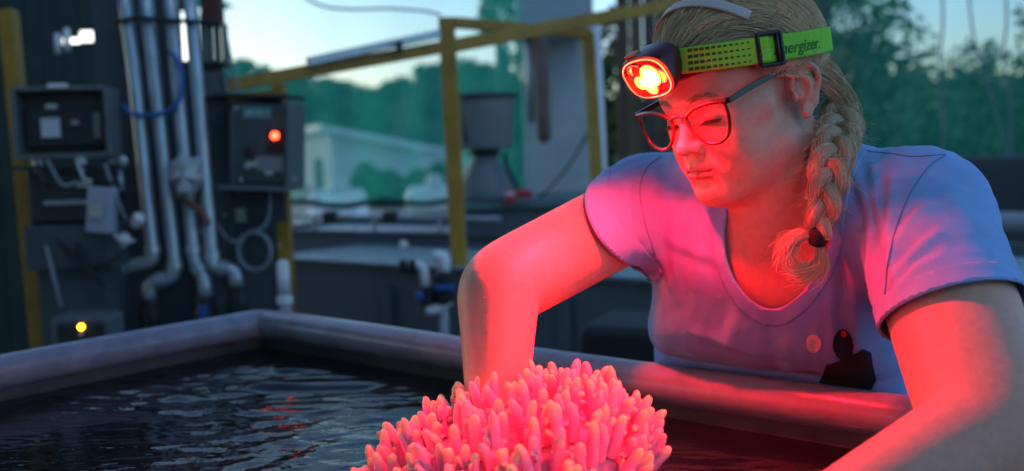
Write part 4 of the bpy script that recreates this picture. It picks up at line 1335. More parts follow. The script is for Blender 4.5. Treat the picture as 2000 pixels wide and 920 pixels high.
for pts, w, a in FOLDS:
    q = smooth_path(fold_points(sV, nS, pts, w), 6) if len(pts) > 2 else fold_points(sV, nS, pts, w)
    seg = np.concatenate([[0], np.cumsum(np.linalg.norm(np.diff(q, axis=0), axis=1))])
    best = np.full(len(sV), 9.0); tt = np.zeros(len(sV)); side = np.zeros(len(sV))
    lo, hi = q.min(0) - .05, q.max(0) + .05
    m = ((sV > lo) & (sV < hi)).all(1)
    idx = np.where(m)[0]
    for i in range(len(q) - 1):
        ab = q[i + 1] - q[i]; L2 = ab @ ab + 1e-12
        t = np.clip(((sV[idx] - q[i]) @ ab) / L2, 0, 1)
        dv = sV[idx] - q[i] - t[:, None] * ab
        d = np.linalg.norm(dv, axis=1)
        u = d < best[idx]
        k = idx[u]
        best[k] = d[u]; tt[k] = (seg[i] + t[u] * math.sqrt(L2)) / seg[-1]
        side[k] = np.sign((np.cross(ab, nS[k]) * dv[u]).sum(1))
    fade = np.clip(np.sin(np.clip(tt, 0, 1) * math.pi), 0, 1) ** .5
    x = best * np.where(side == 0, 1, side) / w
    disp += .62 * a * fade * (np.exp(-(x ** 2)) - .75 * np.exp(-((x - 1.5) ** 2)))
aR, aL = nrm(ER - SR), nrm(EL - SL)
def plane_on(pts, toward):
    q = fold_points(sV, vnormals(sV, sF), pts, 0)
    n = nrm(np.cross(q[1] - q[0], q[2] - q[0]))
    return q.mean(0), n * np.sign(n @ toward)
cutR, nR = plane_on([(1146, 378), (1172, 460), (1226, 516)], aR)
cutL, nL = plane_on([(1738, 608), (1850, 549), (1972, 545)], aL)
sd_arm = lambda p, a, b: np.linalg.norm(p - a - np.clip(((p - a) @ (b - a)) / ((b - a) @ (b - a)), 0, 1.3)[:, None] * (b - a), axis=1)
def openings_of(sV):
    lt = toT(sV)
    nz0 = tl + 3.0
    zz = np.clip(np.minimum(lt[:, 2] - nz0, 0) / np.where(lt[:, 1] > -2, -7.8, -4.0), 0, 3)
    dist_neck = (np.abs((lt[:, 0] + 3.8) / 5.8) ** 1.8 + zz ** 1.5) ** (1 / 1.7)
    gN = (dist_neck - 1) * .07
    nearR = (sd_arm(sV, SR, ER) < .085) & ((sV - SR) @ aR > .03)
    nearL = (sd_arm(sV, SL, EL) < .100) & ((sV - SL) @ aL > .03)
    gR = np.where(nearR, -((sV - cutR) @ nR), 1)
    gL = np.where(nearL, -((sV - cutL) @ nL), 1)
    gH = (lt[:, 2] + 6) * .01
    g = np.minimum.reduce([gN, gR, gL, gH])
    return gN, gR, gL, nearR, nearL, g
gN, gR, gL, nearR, nearL, g = openings_of(sV)
lt = toT(sV)
disp += .0018 * vnoise(lt * np.array([1, 1, .28]), .42, 1) + .0009 * vnoise(lt * np.array([1.0, 1, .35]), 1.1, 2)
hemf = np.minimum.reduce([np.clip(np.abs(q_) / .035, .12, 1) for q_ in (gN, gR, gL)])
sV = sV + nS * (disp * hemf)[:, None]
gN, gR, gL, nearR, nearL, g = openings_of(sV)
# the cloth flares a little off the arm at the sleeve ends
fl = (.0025 * np.exp(-np.clip(gR, 0, 1) / .03) * nearR + .0035 * np.exp(-np.clip(gL, 0, 1) / .03) * nearL)
sV = sV + vnormals(sV, sF) * fl[:, None]
shV, shT = clip_mesh(sV, sT, g)
m_shirt = mat('shirt_cotton', (.24, .42, .78), rough=.9, var=.07, vscale=30, bump=.0006, bscale=700, spec=.2, sheen=.15)
shirt = link('t_shirt', mesh_np('t_shirt', shV, shT, True), m_shirt, person)
so = shirt.modifiers.new('thickness', 'SOLIDIFY'); so.thickness = .0022; so.offset = -1
# collar band and sleeve hems: strips of the same cloth, slightly proud
nS2 = vnormals(sV, sF)
def band(gfun, w, name, off=.0012, region=None):
    gg = np.minimum.reduce([gfun, w - gfun, np.where(g > -1e-4, 1.0, g * 10 + .001)])
    if region is not None: gg = np.where(region, gg, -1)
    v, t = clip_mesh(sV + nS2 * off, sT, gg)
    o = link(name, mesh_np(name, v, t, True), m_shirt, shirt)
    s_ = o.modifiers.new('thickness', 'SOLIDIFY'); s_.thickness = .0024; s_.offset = -1
    return o
band(gN, .017, 'collar')
band(gR, .021, 'sleeve_hem', .0009, nearR)
band(gL, .021, 'sleeve_hem', .0009, nearL)

# ---- printed graphic, seams and drops, laid on the cloth and the skin
from mathutils.bvhtree import BVHTree
bvh_s = BVHTree.FromPolygons(shV.tolist(), shT.tolist())
bvh_b = BVHTree.FromPolygons(bV.tolist(), bF.tolist())
def lay(u, v, bvh, off):
    d = nrm(P(u, v, 1.0) - CAM_POS)
    loc, nn_, i, t = bvh.ray_cast(Vector(CAM_POS.tolist()), Vector(d.tolist()))
    if loc is None: return None
    nn_ = np.array(nn_); nn_ = nn_ if nn_ @ d < 0 else -nn_
    return np.array(loc) + nn_ * off
def poly_sd(pts, q):
    pts = np.asarray(pts, float); best = np.full(len(q), 1e9); ins = np.zeros(len(q), bool)
    for a, b in zip(pts, np.roll(pts, -1, 0)):
        ab = b - a
        t = np.clip(((q - a) @ ab) / (ab @ ab), 0, 1)
        best = np.minimum(best, np.linalg.norm(q - a - t[:, None] * ab, axis=1))
        c = ((a[1] <= q[:, 1]) != (b[1] <= q[:, 1])) & (q[:, 0] < ab[0] * (q[:, 1] - a[1]) / (ab[1] + 1e-12) + a[0])
        ins ^= c
    return np.where(ins, best, -best)
def decal(name, outline, m, off=.0012, step=2.0):
    o = np.asarray(outline, float)
    xs, ys = np.arange(o[:, 0].min() - 4, o[:, 0].max() + 5, step), np.arange(o[:, 1].min() - 4, o[:, 1].max() + 5, step)
    g1, g2_ = np.meshgrid(xs, ys, indexing='ij')
    q = np.stack([g1, g2_], -1).reshape(-1, 2)
    i = np.arange(len(q)).reshape(g1.shape)
    Fq = np.stack([i[:-1, :-1], i[1:, :-1], i[1:, 1:], i[:-1, 1:]], -1).reshape(-1, 4)
    v2, t2 = clip_mesh(np.column_stack([q, np.zeros(len(q))]), tris_of(Fq), poly_sd(o, q))
    V3 = [lay(a, b, bvh_s, off) for a, b, _ in v2]
    ok = np.array([x is not None for x in V3])
    V3 = np.array([x if x is not None else np.zeros(3) for x in V3])
    t2 = t2[ok[t2].all(1)]
    # drop triangles that jump across a fold edge
    e = np.max([np.linalg.norm(V3[t2[:, a]] - V3[t2[:, b]], axis=1) for a, b in ((0, 1), (1, 2), (2, 0))], axis=0)
    t2 = t2[e < .02]
    return link(name, mesh_np(name, V3, t2), m, shirt)
circ = lambda cx, cy, rx, ry, n=40: [(cx + rx * math.cos(a), cy + ry * math.sin(a)) for a in np.linspace(0, 2 * math.pi, n, endpoint=False)]
decal('moon_print', circ(1589, 670, 15, 18), mat('moon_print', (.55, .50, .52), rough=.9, color2=(.80, .76, .78), vscale=120))
m_pr = mat('black_print', (.012, .012, .015), rough=.8)
decal('figure_print', [(1646, 641), (1655, 645), (1664, 658), (1667, 676), (1664, 694), (1685, 681), (1700, 688), (1704, 712), (1712, 742), (1700, 766), (1690, 790), (1590, 775), (1600, 748), (1614, 712), (1626, 708), (1641, 703), (1632, 692), (1626, 676), (1629, 656), (1637, 645)], m_pr)
decal('red_spot_print', circ(1647, 651, 6.5, 7.5), mat('red_print', (.60, .05, .03), rough=.8), .0019)
m_seam = mat('seam_thread', (.13, .22, .42), rough=.9)
for pts in ([(1668, 286), (1700, 296), (1740, 300), (1780, 306), (1820, 304), (1846, 302)],
            [(1848, 303), (1815, 325), (1780, 375), (1752, 440), (1735, 510), (1728, 575)],
            [(1290, 305), (1262, 330), (1250, 370), (1258, 430), (1280, 500)]):
    c_ = smooth_path(np.column_stack([np.array(pts, float), np.zeros(len(pts))]), 14)
    w = [lay(u, v, bvh_s, .0003) for u, v, _ in c_]
    w = [x for x in w if x is not None]
    keep = [w[0]]
    for x in w[1:]:
        if np.linalg.norm(x - keep[-1]) < .03: keep.append(x)
    if len(keep) > 4:
        MB().tube(keep, .0006, 6).build('seam', m_seam, shirt, smooth=True)
# water drops on the arms
rd = np.random.default_rng(2)
dv_, df_ = [], []
t_ = np.linspace(0, 2 * math.pi, 8, endpoint=False)
n_d = 0
for _ in range(400):
    if n_d > 28: break
    if rd.uniform() < .5: u, v = rd.normal(965, 25), rd.uniform(480, 720)
    else: u, v = rd.uniform(1700, 1960), rd.uniform(720, 900)
    d0 = lay(u, v, bvh_b, 0)
    if d0 is None: continue
    n_ = lay(u, v, bvh_b, .01); n_ = nrm(n_ - d0)
    x_ = nrm(np.cross(n_, (.2, .3, .9))); y_ = np.cross(n_, x_)
    r_ = rd.uniform(.0004, .0009); b0_ = len(dv_)
    for rr_, hh_ in ((1, 0), (.8, .35), (.45, .55)):
        dv_ += [d0 + (x_ * math.cos(a) + y_ * math.sin(a) * 1.3) * r_ * rr_ + n_ * r_ * hh_ for a in t_]
    dv_.append(d0 + n_ * r_ * .62)
    for k_ in range(2):
        for j in range(8):
            df_.append((b0_ + k_ * 8 + j, b0_ + k_ * 8 + (j + 1) % 8, b0_ + (k_ + 1) * 8 + (j + 1) % 8, b0_ + (k_ + 1) * 8 + j))
    for j in range(8):
        df_.append((b0_ + 16 + j, b0_ + 16 + (j + 1) % 8, b0_ + 24, b0_ + 24))
    n_d += 1
me = bpy.data.meshes.new('water_drops'); me.from_pydata([tuple(x) for x in dv_], [], [f_ if f_[2] != f_[3] else f_[:3] for f_ in df_]); me.update()
me.polygons.foreach_set('use_smooth', [True] * len(me.polygons))
wd = link('water_drops', me, mat('water_drop', (.66, .42, .36), rough=.04, spec=.8), body); wd['kind'] = 'stuff'
# ================================================================== hair
m_hair = mat('hair_blond', (.38, .27, .16), rough=.42, attr='col', var=.15, vscale=60, spec=.35)
E_C, E_R = np.array([0, -1.4, 5.5]), np.array([8.7, 11.7, 9.4])
def on_ell(p, f=1.0):
    q = (np.asarray(p) - E_C) / E_R
    return E_C + E_R * f * q / np.linalg.norm(q, axis=-1, keepdims=True)
def ell_n(p):
    n = (np.asarray(p) - E_C) / E_R ** 2
    return n / np.linalg.norm(n, axis=-1, keepdims=True)
def ray_ell(u, v, f=1.0):
    """head-frame point where the sight line u, v meets the hair ellipsoid"""
    o = (toH(CAM_POS) - E_C) / (E_R * f); d = (toH(P(u, v, 1.0)) - toH(CAM_POS)) / (E_R * f)
    a, b, c = d @ d, 2 * o @ d, o @ o - 1
    disc = b * b - 4 * a * c
    t = (-b - math.sqrt(max(disc, 0))) / (2 * a)
    return on_ell(E_C + (o + t * d) * E_R * f, f)
HL_Y = [-14, -6.0, -4.6, -3.6, -1.5, 1.5, 3.5, 6, 7.6, 9]
HL_Z = [-5.5, -4.5, -1.0, 2.4, 3.2, 3.1, 3.8, 5.6, 7.0, 7.6]
def hairline(p):
    return p[..., 2] - np.interp(p[..., 1], HL_Y, HL_Z)
th = np.linspace(.03, math.pi - .03, 120); ph = np.linspace(0, 2 * math.pi, 220, endpoint=False)
gth, gph = np.meshgrid(th, ph, indexing='ij')
uv = np.stack([np.sin(gth) * np.cos(gph), np.sin(gth) * np.sin(gph), np.cos(gth)], -1).reshape(-1, 3)
cap = E_C + E_R * uv * (0.955 + .012 * vnoise(uv * np.array([3, 3, 3.]), 2.2, 5)[:, None])
idx = np.arange(len(cap)).reshape(gth.shape)
cf = np.stack([idx[:-1], np.roll(idx, -1, 1)[:-1], np.roll(idx, -1, 1)[1:], idx[1:]], -1).reshape(-1, 4)
hv, hf = clip_mesh(cap, tris_of(cf)[:, ::-1], hairline(cap) - .25)
hair = link('hair', mesh_np('hair', Hv(hv), hf, True, np.tile([.36, .27, .17], (len(hv), 1))), m_hair, person)  # cap coloured browner than the strands, painting shade into the gaps
BR = np.array([-5.6, -8.6, -2.4])              # where the hair gathers into the braid
S, K = 9000, 17
pts = []
rs = np.random.default_rng(3)
while len(pts) < S:
    d = rs.normal(size=3); p = on_ell(E_C + d)
    if hairline(p) > rs.uniform(-.1, .5): pts.append(p)
p = np.array(pts); off = rs.uniform(.955, 1.02, S)
clump = vnoise(p, .9, 8)
off += .028 * clump
path = np.zeros((S, K, 3)); seedn = rs.normal(size=(S, 3)) * .16
goal = BR + rs.normal(size=(S, 3)) * np.array([.9, .9, .9])
step = rs.uniform(.6, 1.15, S)
for k in range(K):
    path[:, k] = on_ell(p) * 1.0
    path[:, k] = E_C + (path[:, k] - E_C) * off[:, None]
    d = goal - p
    dist = np.linalg.norm(d, axis=1, keepdims=True)
    n = ell_n(p)
    # swept back first, then down to the braid
    sweep = np.clip((p[:, 1:2] + 2) / 8, 0, 1)
    d = d / dist * (1 - sweep * .55) + np.array([-.15, -1, .25]) * sweep * .55 + .10 * np.stack([vnoise(p, .5, 11 + i) for i in range(3)], 1) + seedn
    sidew = np.clip((p[:, 1:2] + 6.0) / 2.0, 0, 1) * np.clip((5.6 - p[:, 2:3]) / 1.6, 0, 1)
    d = d * (1 - sidew) + np.array([0, -1, .22]) * sidew
    d -= n * (d * n).sum(1, keepdims=True)
    d /= np.linalg.norm(d, axis=1, keepdims=True) + 1e-9
    p = on_ell(p + d * np.minimum(step[:, None], dist * .4))
rad_s = np.full((S, K), .00032) * np.linspace(1, .7, K)[None]
sv, sf = strands_mesh(Hv(path), rad_s, 3)
shade = rs.uniform(.75, 1.15, S) * (1 + .35 * clump)
hc = np.array([.74, .57, .37])[None] * shade[:, None]
hcol = np.repeat(hc, K * 3, 0)
link('hair_strands', mesh_np('hair_strands', sv, sf, True, hcol), m_hair, hair)
# short loose hairs at the forehead and temple
S2, K2 = 900, 8
p0 = []
while len(p0) < S2:
    d = rs.normal(size=3); q = on_ell(E_C + d)
    if abs(hairline(q)) < .7 and q[1] > -6: p0.append(q)
p0 = np.array(p0); dirs = rs.normal(size=(S2, 3)) * .5 + np.array([0, -.9, .35]) + ell_n(p0) * rs.uniform(-.05, .35, (S2, 1))
tt_ = np.linspace(0, 1, K2)[None, :, None]
L_ = rs.uniform(.8, 2.6, (S2, 1, 1))
path2 = (E_C + (p0 - E_C) * .97)[:, None, :] + dirs[:, None, :] * L_ * tt_ + np.array([0, 0, -.7]) * (tt_ ** 2) * L_ * rs.uniform(-.6, 1, (S2, 1, 1))
sv, sf = strands_mesh(Hv(path2), np.full((S2, K2), .00017), 3)
link('loose_hairs', mesh_np('loose_hairs', sv, sf, True, np.repeat(np.array([.75, .6, .42])[None] * rs.uniform(.6, 1.2, (S2, 1)), K2 * 3, 0)), m_hair, hair)
# eyebrows and lashes
from mathutils.bvhtree import BVHTree
bvh_f = BVHTree.FromPolygons(bV.tolist(), bF.tolist())
def onto_face(q, lift=.04):
    o_ = []
    for x in q:
        st_ = H(x[0], 14.0, x[2])
        loc, nn_, i_, t_ = bvh_f.ray_cast(Vector(st_.tolist()), Vector((-HR[:, 1]).tolist()))
        o_.append(toH(np.array(loc)) + np.array([0, lift, 0]) if loc is not None else x)
    return np.array(o_)
def brow(s):
    A = np.array([(.9, 9.55, 2.45), (2.3, 9.15, 3.05), (3.6, 8.2, 3.2), (4.7, 7.1, 2.75)]) * np.array([s, 1, 1])
    c = smooth_path(A, 20)
    n = 170
    i = rs.integers(0, len(c) - 6, n)
    b = c[i] + rs.normal(size=(n, 3)) * np.array([.05, .08, .14])
    d = (c[np.minimum(i + 5, len(c) - 1)] - c[i]); d /= np.linalg.norm(d, axis=1, keepdims=True)
    b = onto_face(b, .0)
    pth = b[:, None] + (d[:, None] * np.array([1, .9, 1]) + np.array([0, .12, .2])) * np.linspace(0, .6, 4)[None, :, None]
    v, f = strands_mesh(Hv(pth), np.full((n, 4), .00045), 3)
    link('eyebrow', mesh_np('eyebrow', v, f, True, np.tile([.34, .24, .15], (len(v), 1))), m_hair, body)
    n = 60
    a = np.linspace(-1, 1, n)
    b = np.stack([s * (3.1 + 1.25 * a), 8.86 - .42 * a * a - .15 * a, .35 - .05 * a * a], 1)
    d = np.stack([s * .25 * a, np.full(n, .75), np.full(n, -.5)], 1)
    pth = b[:, None] + d[:, None] * np.linspace(0, .75, 4)[None, :, None] * rs.uniform(.7, 1, (n, 1, 1))
    v, f = strands_mesh(Hv(pth), np.full((n, 4), .00025), 3)
    link('eyelashes', mesh_np('eyelashes', v, f, True, np.tile([.05, .03, .02], (len(v), 1))), m_hair, body)
brow(-1); brow(1)

# ---- braid over her left shoulder
allV = np.concatenate([bV, shV]); allP = proj(allV)
def front_depth(u, v, r=22):
    m = (np.abs(allP[:, 0] - u) < r) & (np.abs(allP[:, 1] - v) < r)
    return allP[m, 2].min() if m.any() else 1.15
bp = []
for i, (u, v) in enumerate([(1638, 205), (1642, 245), (1632, 285), (1622, 320), (1617, 355), (1610, 392), (1602, 430), (1598, 462)]):
    z = min(front_depth(u, v) - .016, 1.19 - .011 * i)
    bp.append(P(u, v, z))
bp = np.array(bp)
bp = smooth_path(bp, 16)
for _ in range(12): bp[1:-1] = (bp[:-2] + bp[1:-1] * 2 + bp[2:]) / 4
arc = np.concatenate([[0], np.cumsum(np.linalg.norm(np.diff(bp, axis=0), axis=1))])
LB = arc[-1]
NB_ = 200
sB = np.linspace(0, LB, NB_)
cen = np.stack([np.interp(sB, arc, bp[:, i]) for i in range(3)], 1)
tan = np.gradient(cen, axis=0); tan /= np.linalg.norm(tan, axis=1)[:, None]
out = CAM_POS - cen; out -= tan * (out * tan).sum(1)[:, None]; out /= np.linalg.norm(out, axis=1)[:, None]
sid = np.cross(tan, out)
wid = np.interp(sB / LB, [0, .15, .7, 1], [.85, 1.12, .92, .60])
bpaths, bcol, brad = [], [], []
core = MB()
for i in range(3):
    a = 2 * math.pi * sB / .098 + i * 2 * math.pi / 3 + .6
    c = cen + sid * (np.sin(a) * .0135 * wid)[:, None] + out * (np.sin(2 * a) * .0070 * wid)[:, None]
    tc = np.gradient(c, axis=0); tc /= np.linalg.norm(tc, axis=1)[:, None]
    nx = np.cross(tc, out); nx /= np.linalg.norm(nx, axis=1)[:, None]; ny = np.cross(nx, tc)
    for h in range(230):
        r0 = math.sqrt(rs.uniform(.35, 1)); q0 = rs.uniform(0, 2 * math.pi)
        q = q0 + .9 * np.sin(a * .5 + q0) + np.linspace(0, 1.6, NB_)
        rr = r0 * wid * (1 + .05 * np.sin(a + h))
        bpaths.append((c + nx * (np.cos(q) * .0108 * rr)[:, None] + ny * (np.sin(q) * .0085 * rr)[:, None])[::2])
        bcol.append(np.array([.76, .59, .38]) * rs.uniform(.7, 1.2))
    core.tube(c[::4], .0088 * wid[::4], 10)
braid = core.build('braid', mat('hair_core', (.40, .30, .19), rough=.6), person, smooth=True)
bpaths = np.array(bpaths)
v, f = strands_mesh(bpaths, np.full(bpaths.shape[:2], .00030), 3)
link('braid_strands', mesh_np('braid_strands', v, f, True, np.repeat(np.array(bcol), bpaths.shape[1] * 3, 0)), m_hair, braid)
# flyaway hairs along the braid
S4, K4 = 420, 9
i4 = rs.integers(0, NB_ - 30, S4)
a4 = rs.uniform(0, 2 * math.pi, S4)
b4 = cen[i4] + (sid[i4] * np.cos(a4)[:, None] * .022 + out[i4] * np.sin(a4)[:, None] * .016) * wid[i4][:, None]
d4 = tan[i4] * rs.uniform(.3, 1, (S4, 1)) + (sid[i4] * np.cos(a4)[:, None] + out[i4] * np.sin(a4)[:, None]) * rs.uniform(.0, .55, (S4, 1)) + rs.normal(size=(S4, 3)) * .25
t4 = np.linspace(0, 1, K4)[None, :, None]
p4 = b4[:, None] + d4[:, None] * t4 * rs.uniform(.008, .026, (S4, 1, 1)) + rs.normal(size=(S4, 1, 3)) * .004 * t4 ** 2
v, f = strands_mesh(p4, np.full((S4, K4), .00016), 3)
link('flyaway_hairs', mesh_np('flyaway_hairs', v, f, True, np.tile([.80, .66, .47], (len(v), 1))), m_hair, braid)
# hair sweeping from under the strap, behind the ear, into the braid
S3, K3 = 1800, 14
q0 = np.array([ray_ell(rs.uniform(1535, 1612), rs.uniform(98, 150), .99) for _ in range(S3)])
endp = toH(cen[14]) ; mid1 = toH(P(1664, 165, 1.165)); mid2 = toH(P(1668, 225, 1.15))
up3 = np.linspace(0, 1, K3)[None, :, None]
spread = rs.normal(size=(S3, 3)) * np.array([.9, .9, .7])
lam = rs.uniform(0, 1, (S3, 1)) ** .7
m1_ = mid1 * lam + (q0 * .5 + mid1 * .5 + np.array([0, -1.2, -.6])) * (1 - lam) + spread * .45
m2_ = mid2 * lam + (mid2 * .5 + endp * .5) * (1 - lam) + spread * .5
e3 = endp + spread * .75
B3 = lambda t: ((1 - t) ** 3) * q0[:, None] + 3 * t * (1 - t) ** 2 * m1_[:, None] + 3 * t * t * (1 - t) * m2_[:, None] + t ** 3 * e3[:, None]
sv, sf = strands_mesh(Hv(B3(up3)), np.full((S3, K3), .00032), 3)
link('hair_sweep', mesh_np('hair_sweep', sv, sf, True, np.repeat(np.array([.74, .57, .37])[None] * rs.uniform(.5, 1.25, (S3, 1)), K3 * 3, 0)), m_hair, hair)
# hair tie and curled tail
e0, td = cen[-1], tan[-1]
MB().lathe(e0 - td * .006, [(.0065, -.004), (.0092, -.002), (.0102, .003), (.0102, .009), (.0092, .014), (.0065, .016)], td).build('hair_tie', mat('black_elastic', (.012, .012, .014), rough=.8, bump=.0008, bscale=400), braid, smooth=True)
tails, tcols = [], []
zt_ = proj(e0)[2]
for h in range(900):
    if h % 2:
        c1, c2, c3 = (1572, 452), (1528, 462), (1536 + rs.normal() * 9, 502 + rs.normal() * 8)
    else:
        c1, c2, c3 = (1602, 496), (1618, 530), (1570 + rs.normal() * 14, 532 + rs.normal() * 7)
    j = rs.normal(size=(4, 2)) * np.array([[2.5], [8], [14], [10]])
    pp_ = np.array([(1596, 466), c1, c2, c3], float) + j
    dz_ = rs.normal() * .004
    tt2 = np.linspace(0, 1, 14)[:, None]
    bz_ = (1 - tt2) ** 3 * pp_[0] + 3 * tt2 * (1 - tt2) ** 2 * pp_[1] + 3 * tt2 ** 2 * (1 - tt2) * pp_[2] + tt2 ** 3 * pp_[3]
    dep = [zt_ + dz_ * w_ + .006 * w_ for w_ in np.linspace(.3, 1, 14)]
    tails.append([P(u_, v_, d_) for (u_, v_), d_ in zip(bz_, dep)])
    tcols.append(np.array([.76, .59, .38]) * rs.uniform(.7, 1.2))
tails = np.array(tails)
v, f = strands_mesh(tails, np.full(tails.shape[:2], .00019), 3)
link('braid_tail', mesh_np('braid_tail', v, f, True, np.repeat(np.array(tcols), tails.shape[1] * 3, 0)), m_hair, braid)

# ================================================================== ribbons round the head
def head_loop(px3, f, n=240):
    """closed curve on the (grown) hair ellipsoid in the plane through three sighted points"""
    A = [ray_ell(u, v, f) for u, v in px3]
    nn = nrm(np.cross(A[1] - A[0], A[2] - A[0]))
    c0 = E_C - nn * ((E_C - A[0]) @ nn)
    x = nrm(A[0] - c0); y = np.cross(nn, x)
    t = np.linspace(0, 2 * math.pi, n, endpoint=False)
    out_ = []
    for a in t:
        d = x * math.cos(a) + y * math.sin(a)
        o = (c0 - E_C) / (E_R * f); dd = d / (E_R * f)
        A_, B_, C_ = dd @ dd, 2 * o @ dd, o @ o - 1
        s_ = (-B_ + math.sqrt(max(B_ * B_ - 4 * A_ * C_, 0))) / (2 * A_)
        out_.append(c0 + d * s_)
    return np.array(out_)
class Ribbon:
    """strip along a head-frame loop: at(s, w) with s arc length in cm, w across"""
    def __init__(r, loop, closed=True):
        r.p = loop
        nx_ = np.roll(loop, -1, 0)
        r.s = np.concatenate([[0], np.cumsum(np.linalg.norm(nx_ - loop, axis=1))])
        r.L = r.s[-1]
        pp = np.vstack([loop, loop[:1]])
        r.pp = pp
    def at(r, s, w, h=0.0):
        s = np.asarray(s, float)
        f = lambda q: np.stack([np.interp(np.mod(q, r.L), r.s, r.pp[:, i]) for i in range(3)], -1)
        p = f(s); t = f(s + .15) - f(s - .15); t /= np.linalg.norm(t, axis=-1, keepdims=True)
        n = ell_n(p); n = n - t * (n * t).sum(-1, keepdims=True); n /= np.linalg.norm(n, axis=-1, keepdims=True)
        b = np.cross(t, n)
        if r.flip: b = -b
        return p + b * np.asarray(w)[..., None] + n * np.asarray(h)[..., None]
    flip = False
    def s_at_px(r, u, v):
        q = proj(Hv(r.p)); nn = ell_n(r.p) @ HR.T
        vis = ((CAM_POS - Hv(r.p)) * nn).sum(1) > -.02
        d = np.hypot(q[:, 0] - u, q[:, 1] - v) + np.where(vis, 0, 1e6)
        return r.s[int(np.argmin(d))]
def strip_mesh(rb, s0, s1, w0, w1, h, ns, nw, edge=0.0):
    ss, ww = np.linspace(s0, s1, ns), np.linspace(w0, w1, nw)
    g_, w_ = np.meshgrid(ss, ww, indexing='ij')
    hh = np.full(g_.shape, h) + edge * vnoise(np.stack([g_ * 6, w_ * 6, g_ * 0], -1), 1.0, 2)
    V = rb.at(g_, w_, hh).reshape(-1, 3)
    i = np.arange(ns * nw).reshape(ns, nw)
    return Hv(V), np.stack([i[:-1, :-1], i[1:, :-1], i[1:, 1:], i[:-1, 1:]], -1).reshape(-1, 4)

# white cloth hair band
hb = Ribbon(head_loop([(1290, 34), (1345, 8), (1440, 22)], 1.035))
q = hb.at(np.array([0., 0.]), np.array([0., 1.]))
s_a, s_b = hb.s_at_px(1290, 34), hb.s_at_px(1462, 30)
dr_ = 1 if np.mod(s_b - s_a, hb.L) < hb.L / 2 else -1
ln = np.mod((s_b - s_a) * dr_, hb.L)
v, f = strip_mesh(hb, s_a - dr_ * 9, s_a + dr_ * ln, -.62, .62, .05, 140, 5)
hbo = link('hair_band', mesh_np('hair_band', v, f), mat('white_stretch_cloth', (.55, .52, .50), rough=.85, bump=.0006, bscale=500))
so = hbo.modifiers.new('thickness', 'SOLIDIFY'); so.thickness = .0016
tag(hbo, 'thin off-white cloth hair band across the top of the blond hair', 'hair band')

# ================================================================== headlamp
strap = Ribbon(head_loop([(1345, 118), (1490, 98), (1604, 80)], 1.045))
q = proj(Hv(strap.at(np.array([strap.s_at_px(1490, 98)] * 2), np.array([0., 1.]))))
strap.flip = bool(q[1, 1] > q[0, 1])            # w grows upwards
WS = 1.42
sA, sB_, sC = strap.s_at_px(1345, 118), strap.s_at_px(1490, 98), strap.s_at_px(1604, 80)
sg = 1.0 if (np.mod(sC - sA, strap.L) < strap.L / 2) else -1.0
arcAC = np.mod((sC - sA) * sg, strap.L)
S_ = lambda u, v: sA + sg * (np.mod((strap.s_at_px(u, v) - sA) * sg + 3, strap.L) - 3)
headlamp = thing('headlamp', H(0, 9, 6), 'lit red headlamp on a lime green strap worn on the forehead', 'headlamp')
m_lime = mat('lime_webbing', (.20, .68, .04), rough=.8, var=.10, vscale=90, bump=.0010, bscale=900)
v, f = strip_mesh(strap, 0, strap.L, -WS, WS, .05, 260, 9, .02)
so_ = link('strap', mesh_np('strap', v, f), m_lime, headlamp)
so = so_.modifiers.new('thickness', 'SOLIDIFY'); so.thickness = .0016; so.offset = 0
# doubled, slightly yellower front run of the strap up to the buckle
m_lime2 = mat('lime_webbing_front', (.30, .74, .05), rough=.8, var=.10, vscale=90, bump=.0010, bscale=900)
v, f = strip_mesh(strap, S_(1330, 120), S_(1502, 97), -WS, WS, .22, 60, 9, .02)
so_ = link('strap_front', mesh_np('strap_front', v, f), m_lime2, headlamp)
so = so_.modifiers.new('thickness', 'SOLIDIFY'); so.thickness = .0016; so.offset = 0
# printed squares fading out along the strap
pv, pf = [], []
s0, s1 = S_(1350, 118), S_(1462, 102)
for c in range(11):
    x = s0 + (s1 - s0) * c / 10
    for r_ in range(4):
        y = -WS * .72 + WS * 1.44 * r_ / 3
        hsz = (.30 - .018 * c) * .62
        hx = abs(s1 - s0) / 20 * (.86 - .045 * c)
        b0 = len(pv)
        qq = strap.at(np.array([x - hx, x + hx, x + hx, x - hx]), np.array([y - hsz, y - hsz, y + hsz, y + hsz]), np.full(4, .33))
        pv += list(Hv(qq)); pf.append((b0, b0 + 1, b0 + 2, b0 + 3))
link('printed_squares', mesh_np('printed_squares', np.array(pv), np.array(pf), False), mat('dark_green_print', (.05, .085, .02), rough=.8), headlamp)
# buckle
sb0, sb1 = S_(1478, 99), S_(1524, 93)
def loop_bar(pts_sw, r, h):
    q = strap.at(np.array([p_[0] for p_ in pts_sw]), np.array([p_[1] for p_ in pts_sw]), np.full(len(pts_sw), h))
    return Hv(elbow_path(list(q), .25, 4))
mbk = MB()
wb = WS + .28
mbk.tube(loop_bar([(sb0, -wb), (sb0, wb), (sb1, wb), (sb1, -wb), (sb0, -wb), (sb0, 0)], .1, .38), .0024, 8)
mbk.tube(loop_bar([(sb0 * .18 + sb1 * .82, -wb), (sb0 * .18 + sb1 * .82, 0), (sb0 * .18 + sb1 * .82, wb)], .1, .40), .0022, 8)
mbk.build('buckle', mat('black_plastic', (.014, .014, .016), rough=.4), headlamp, smooth=True)
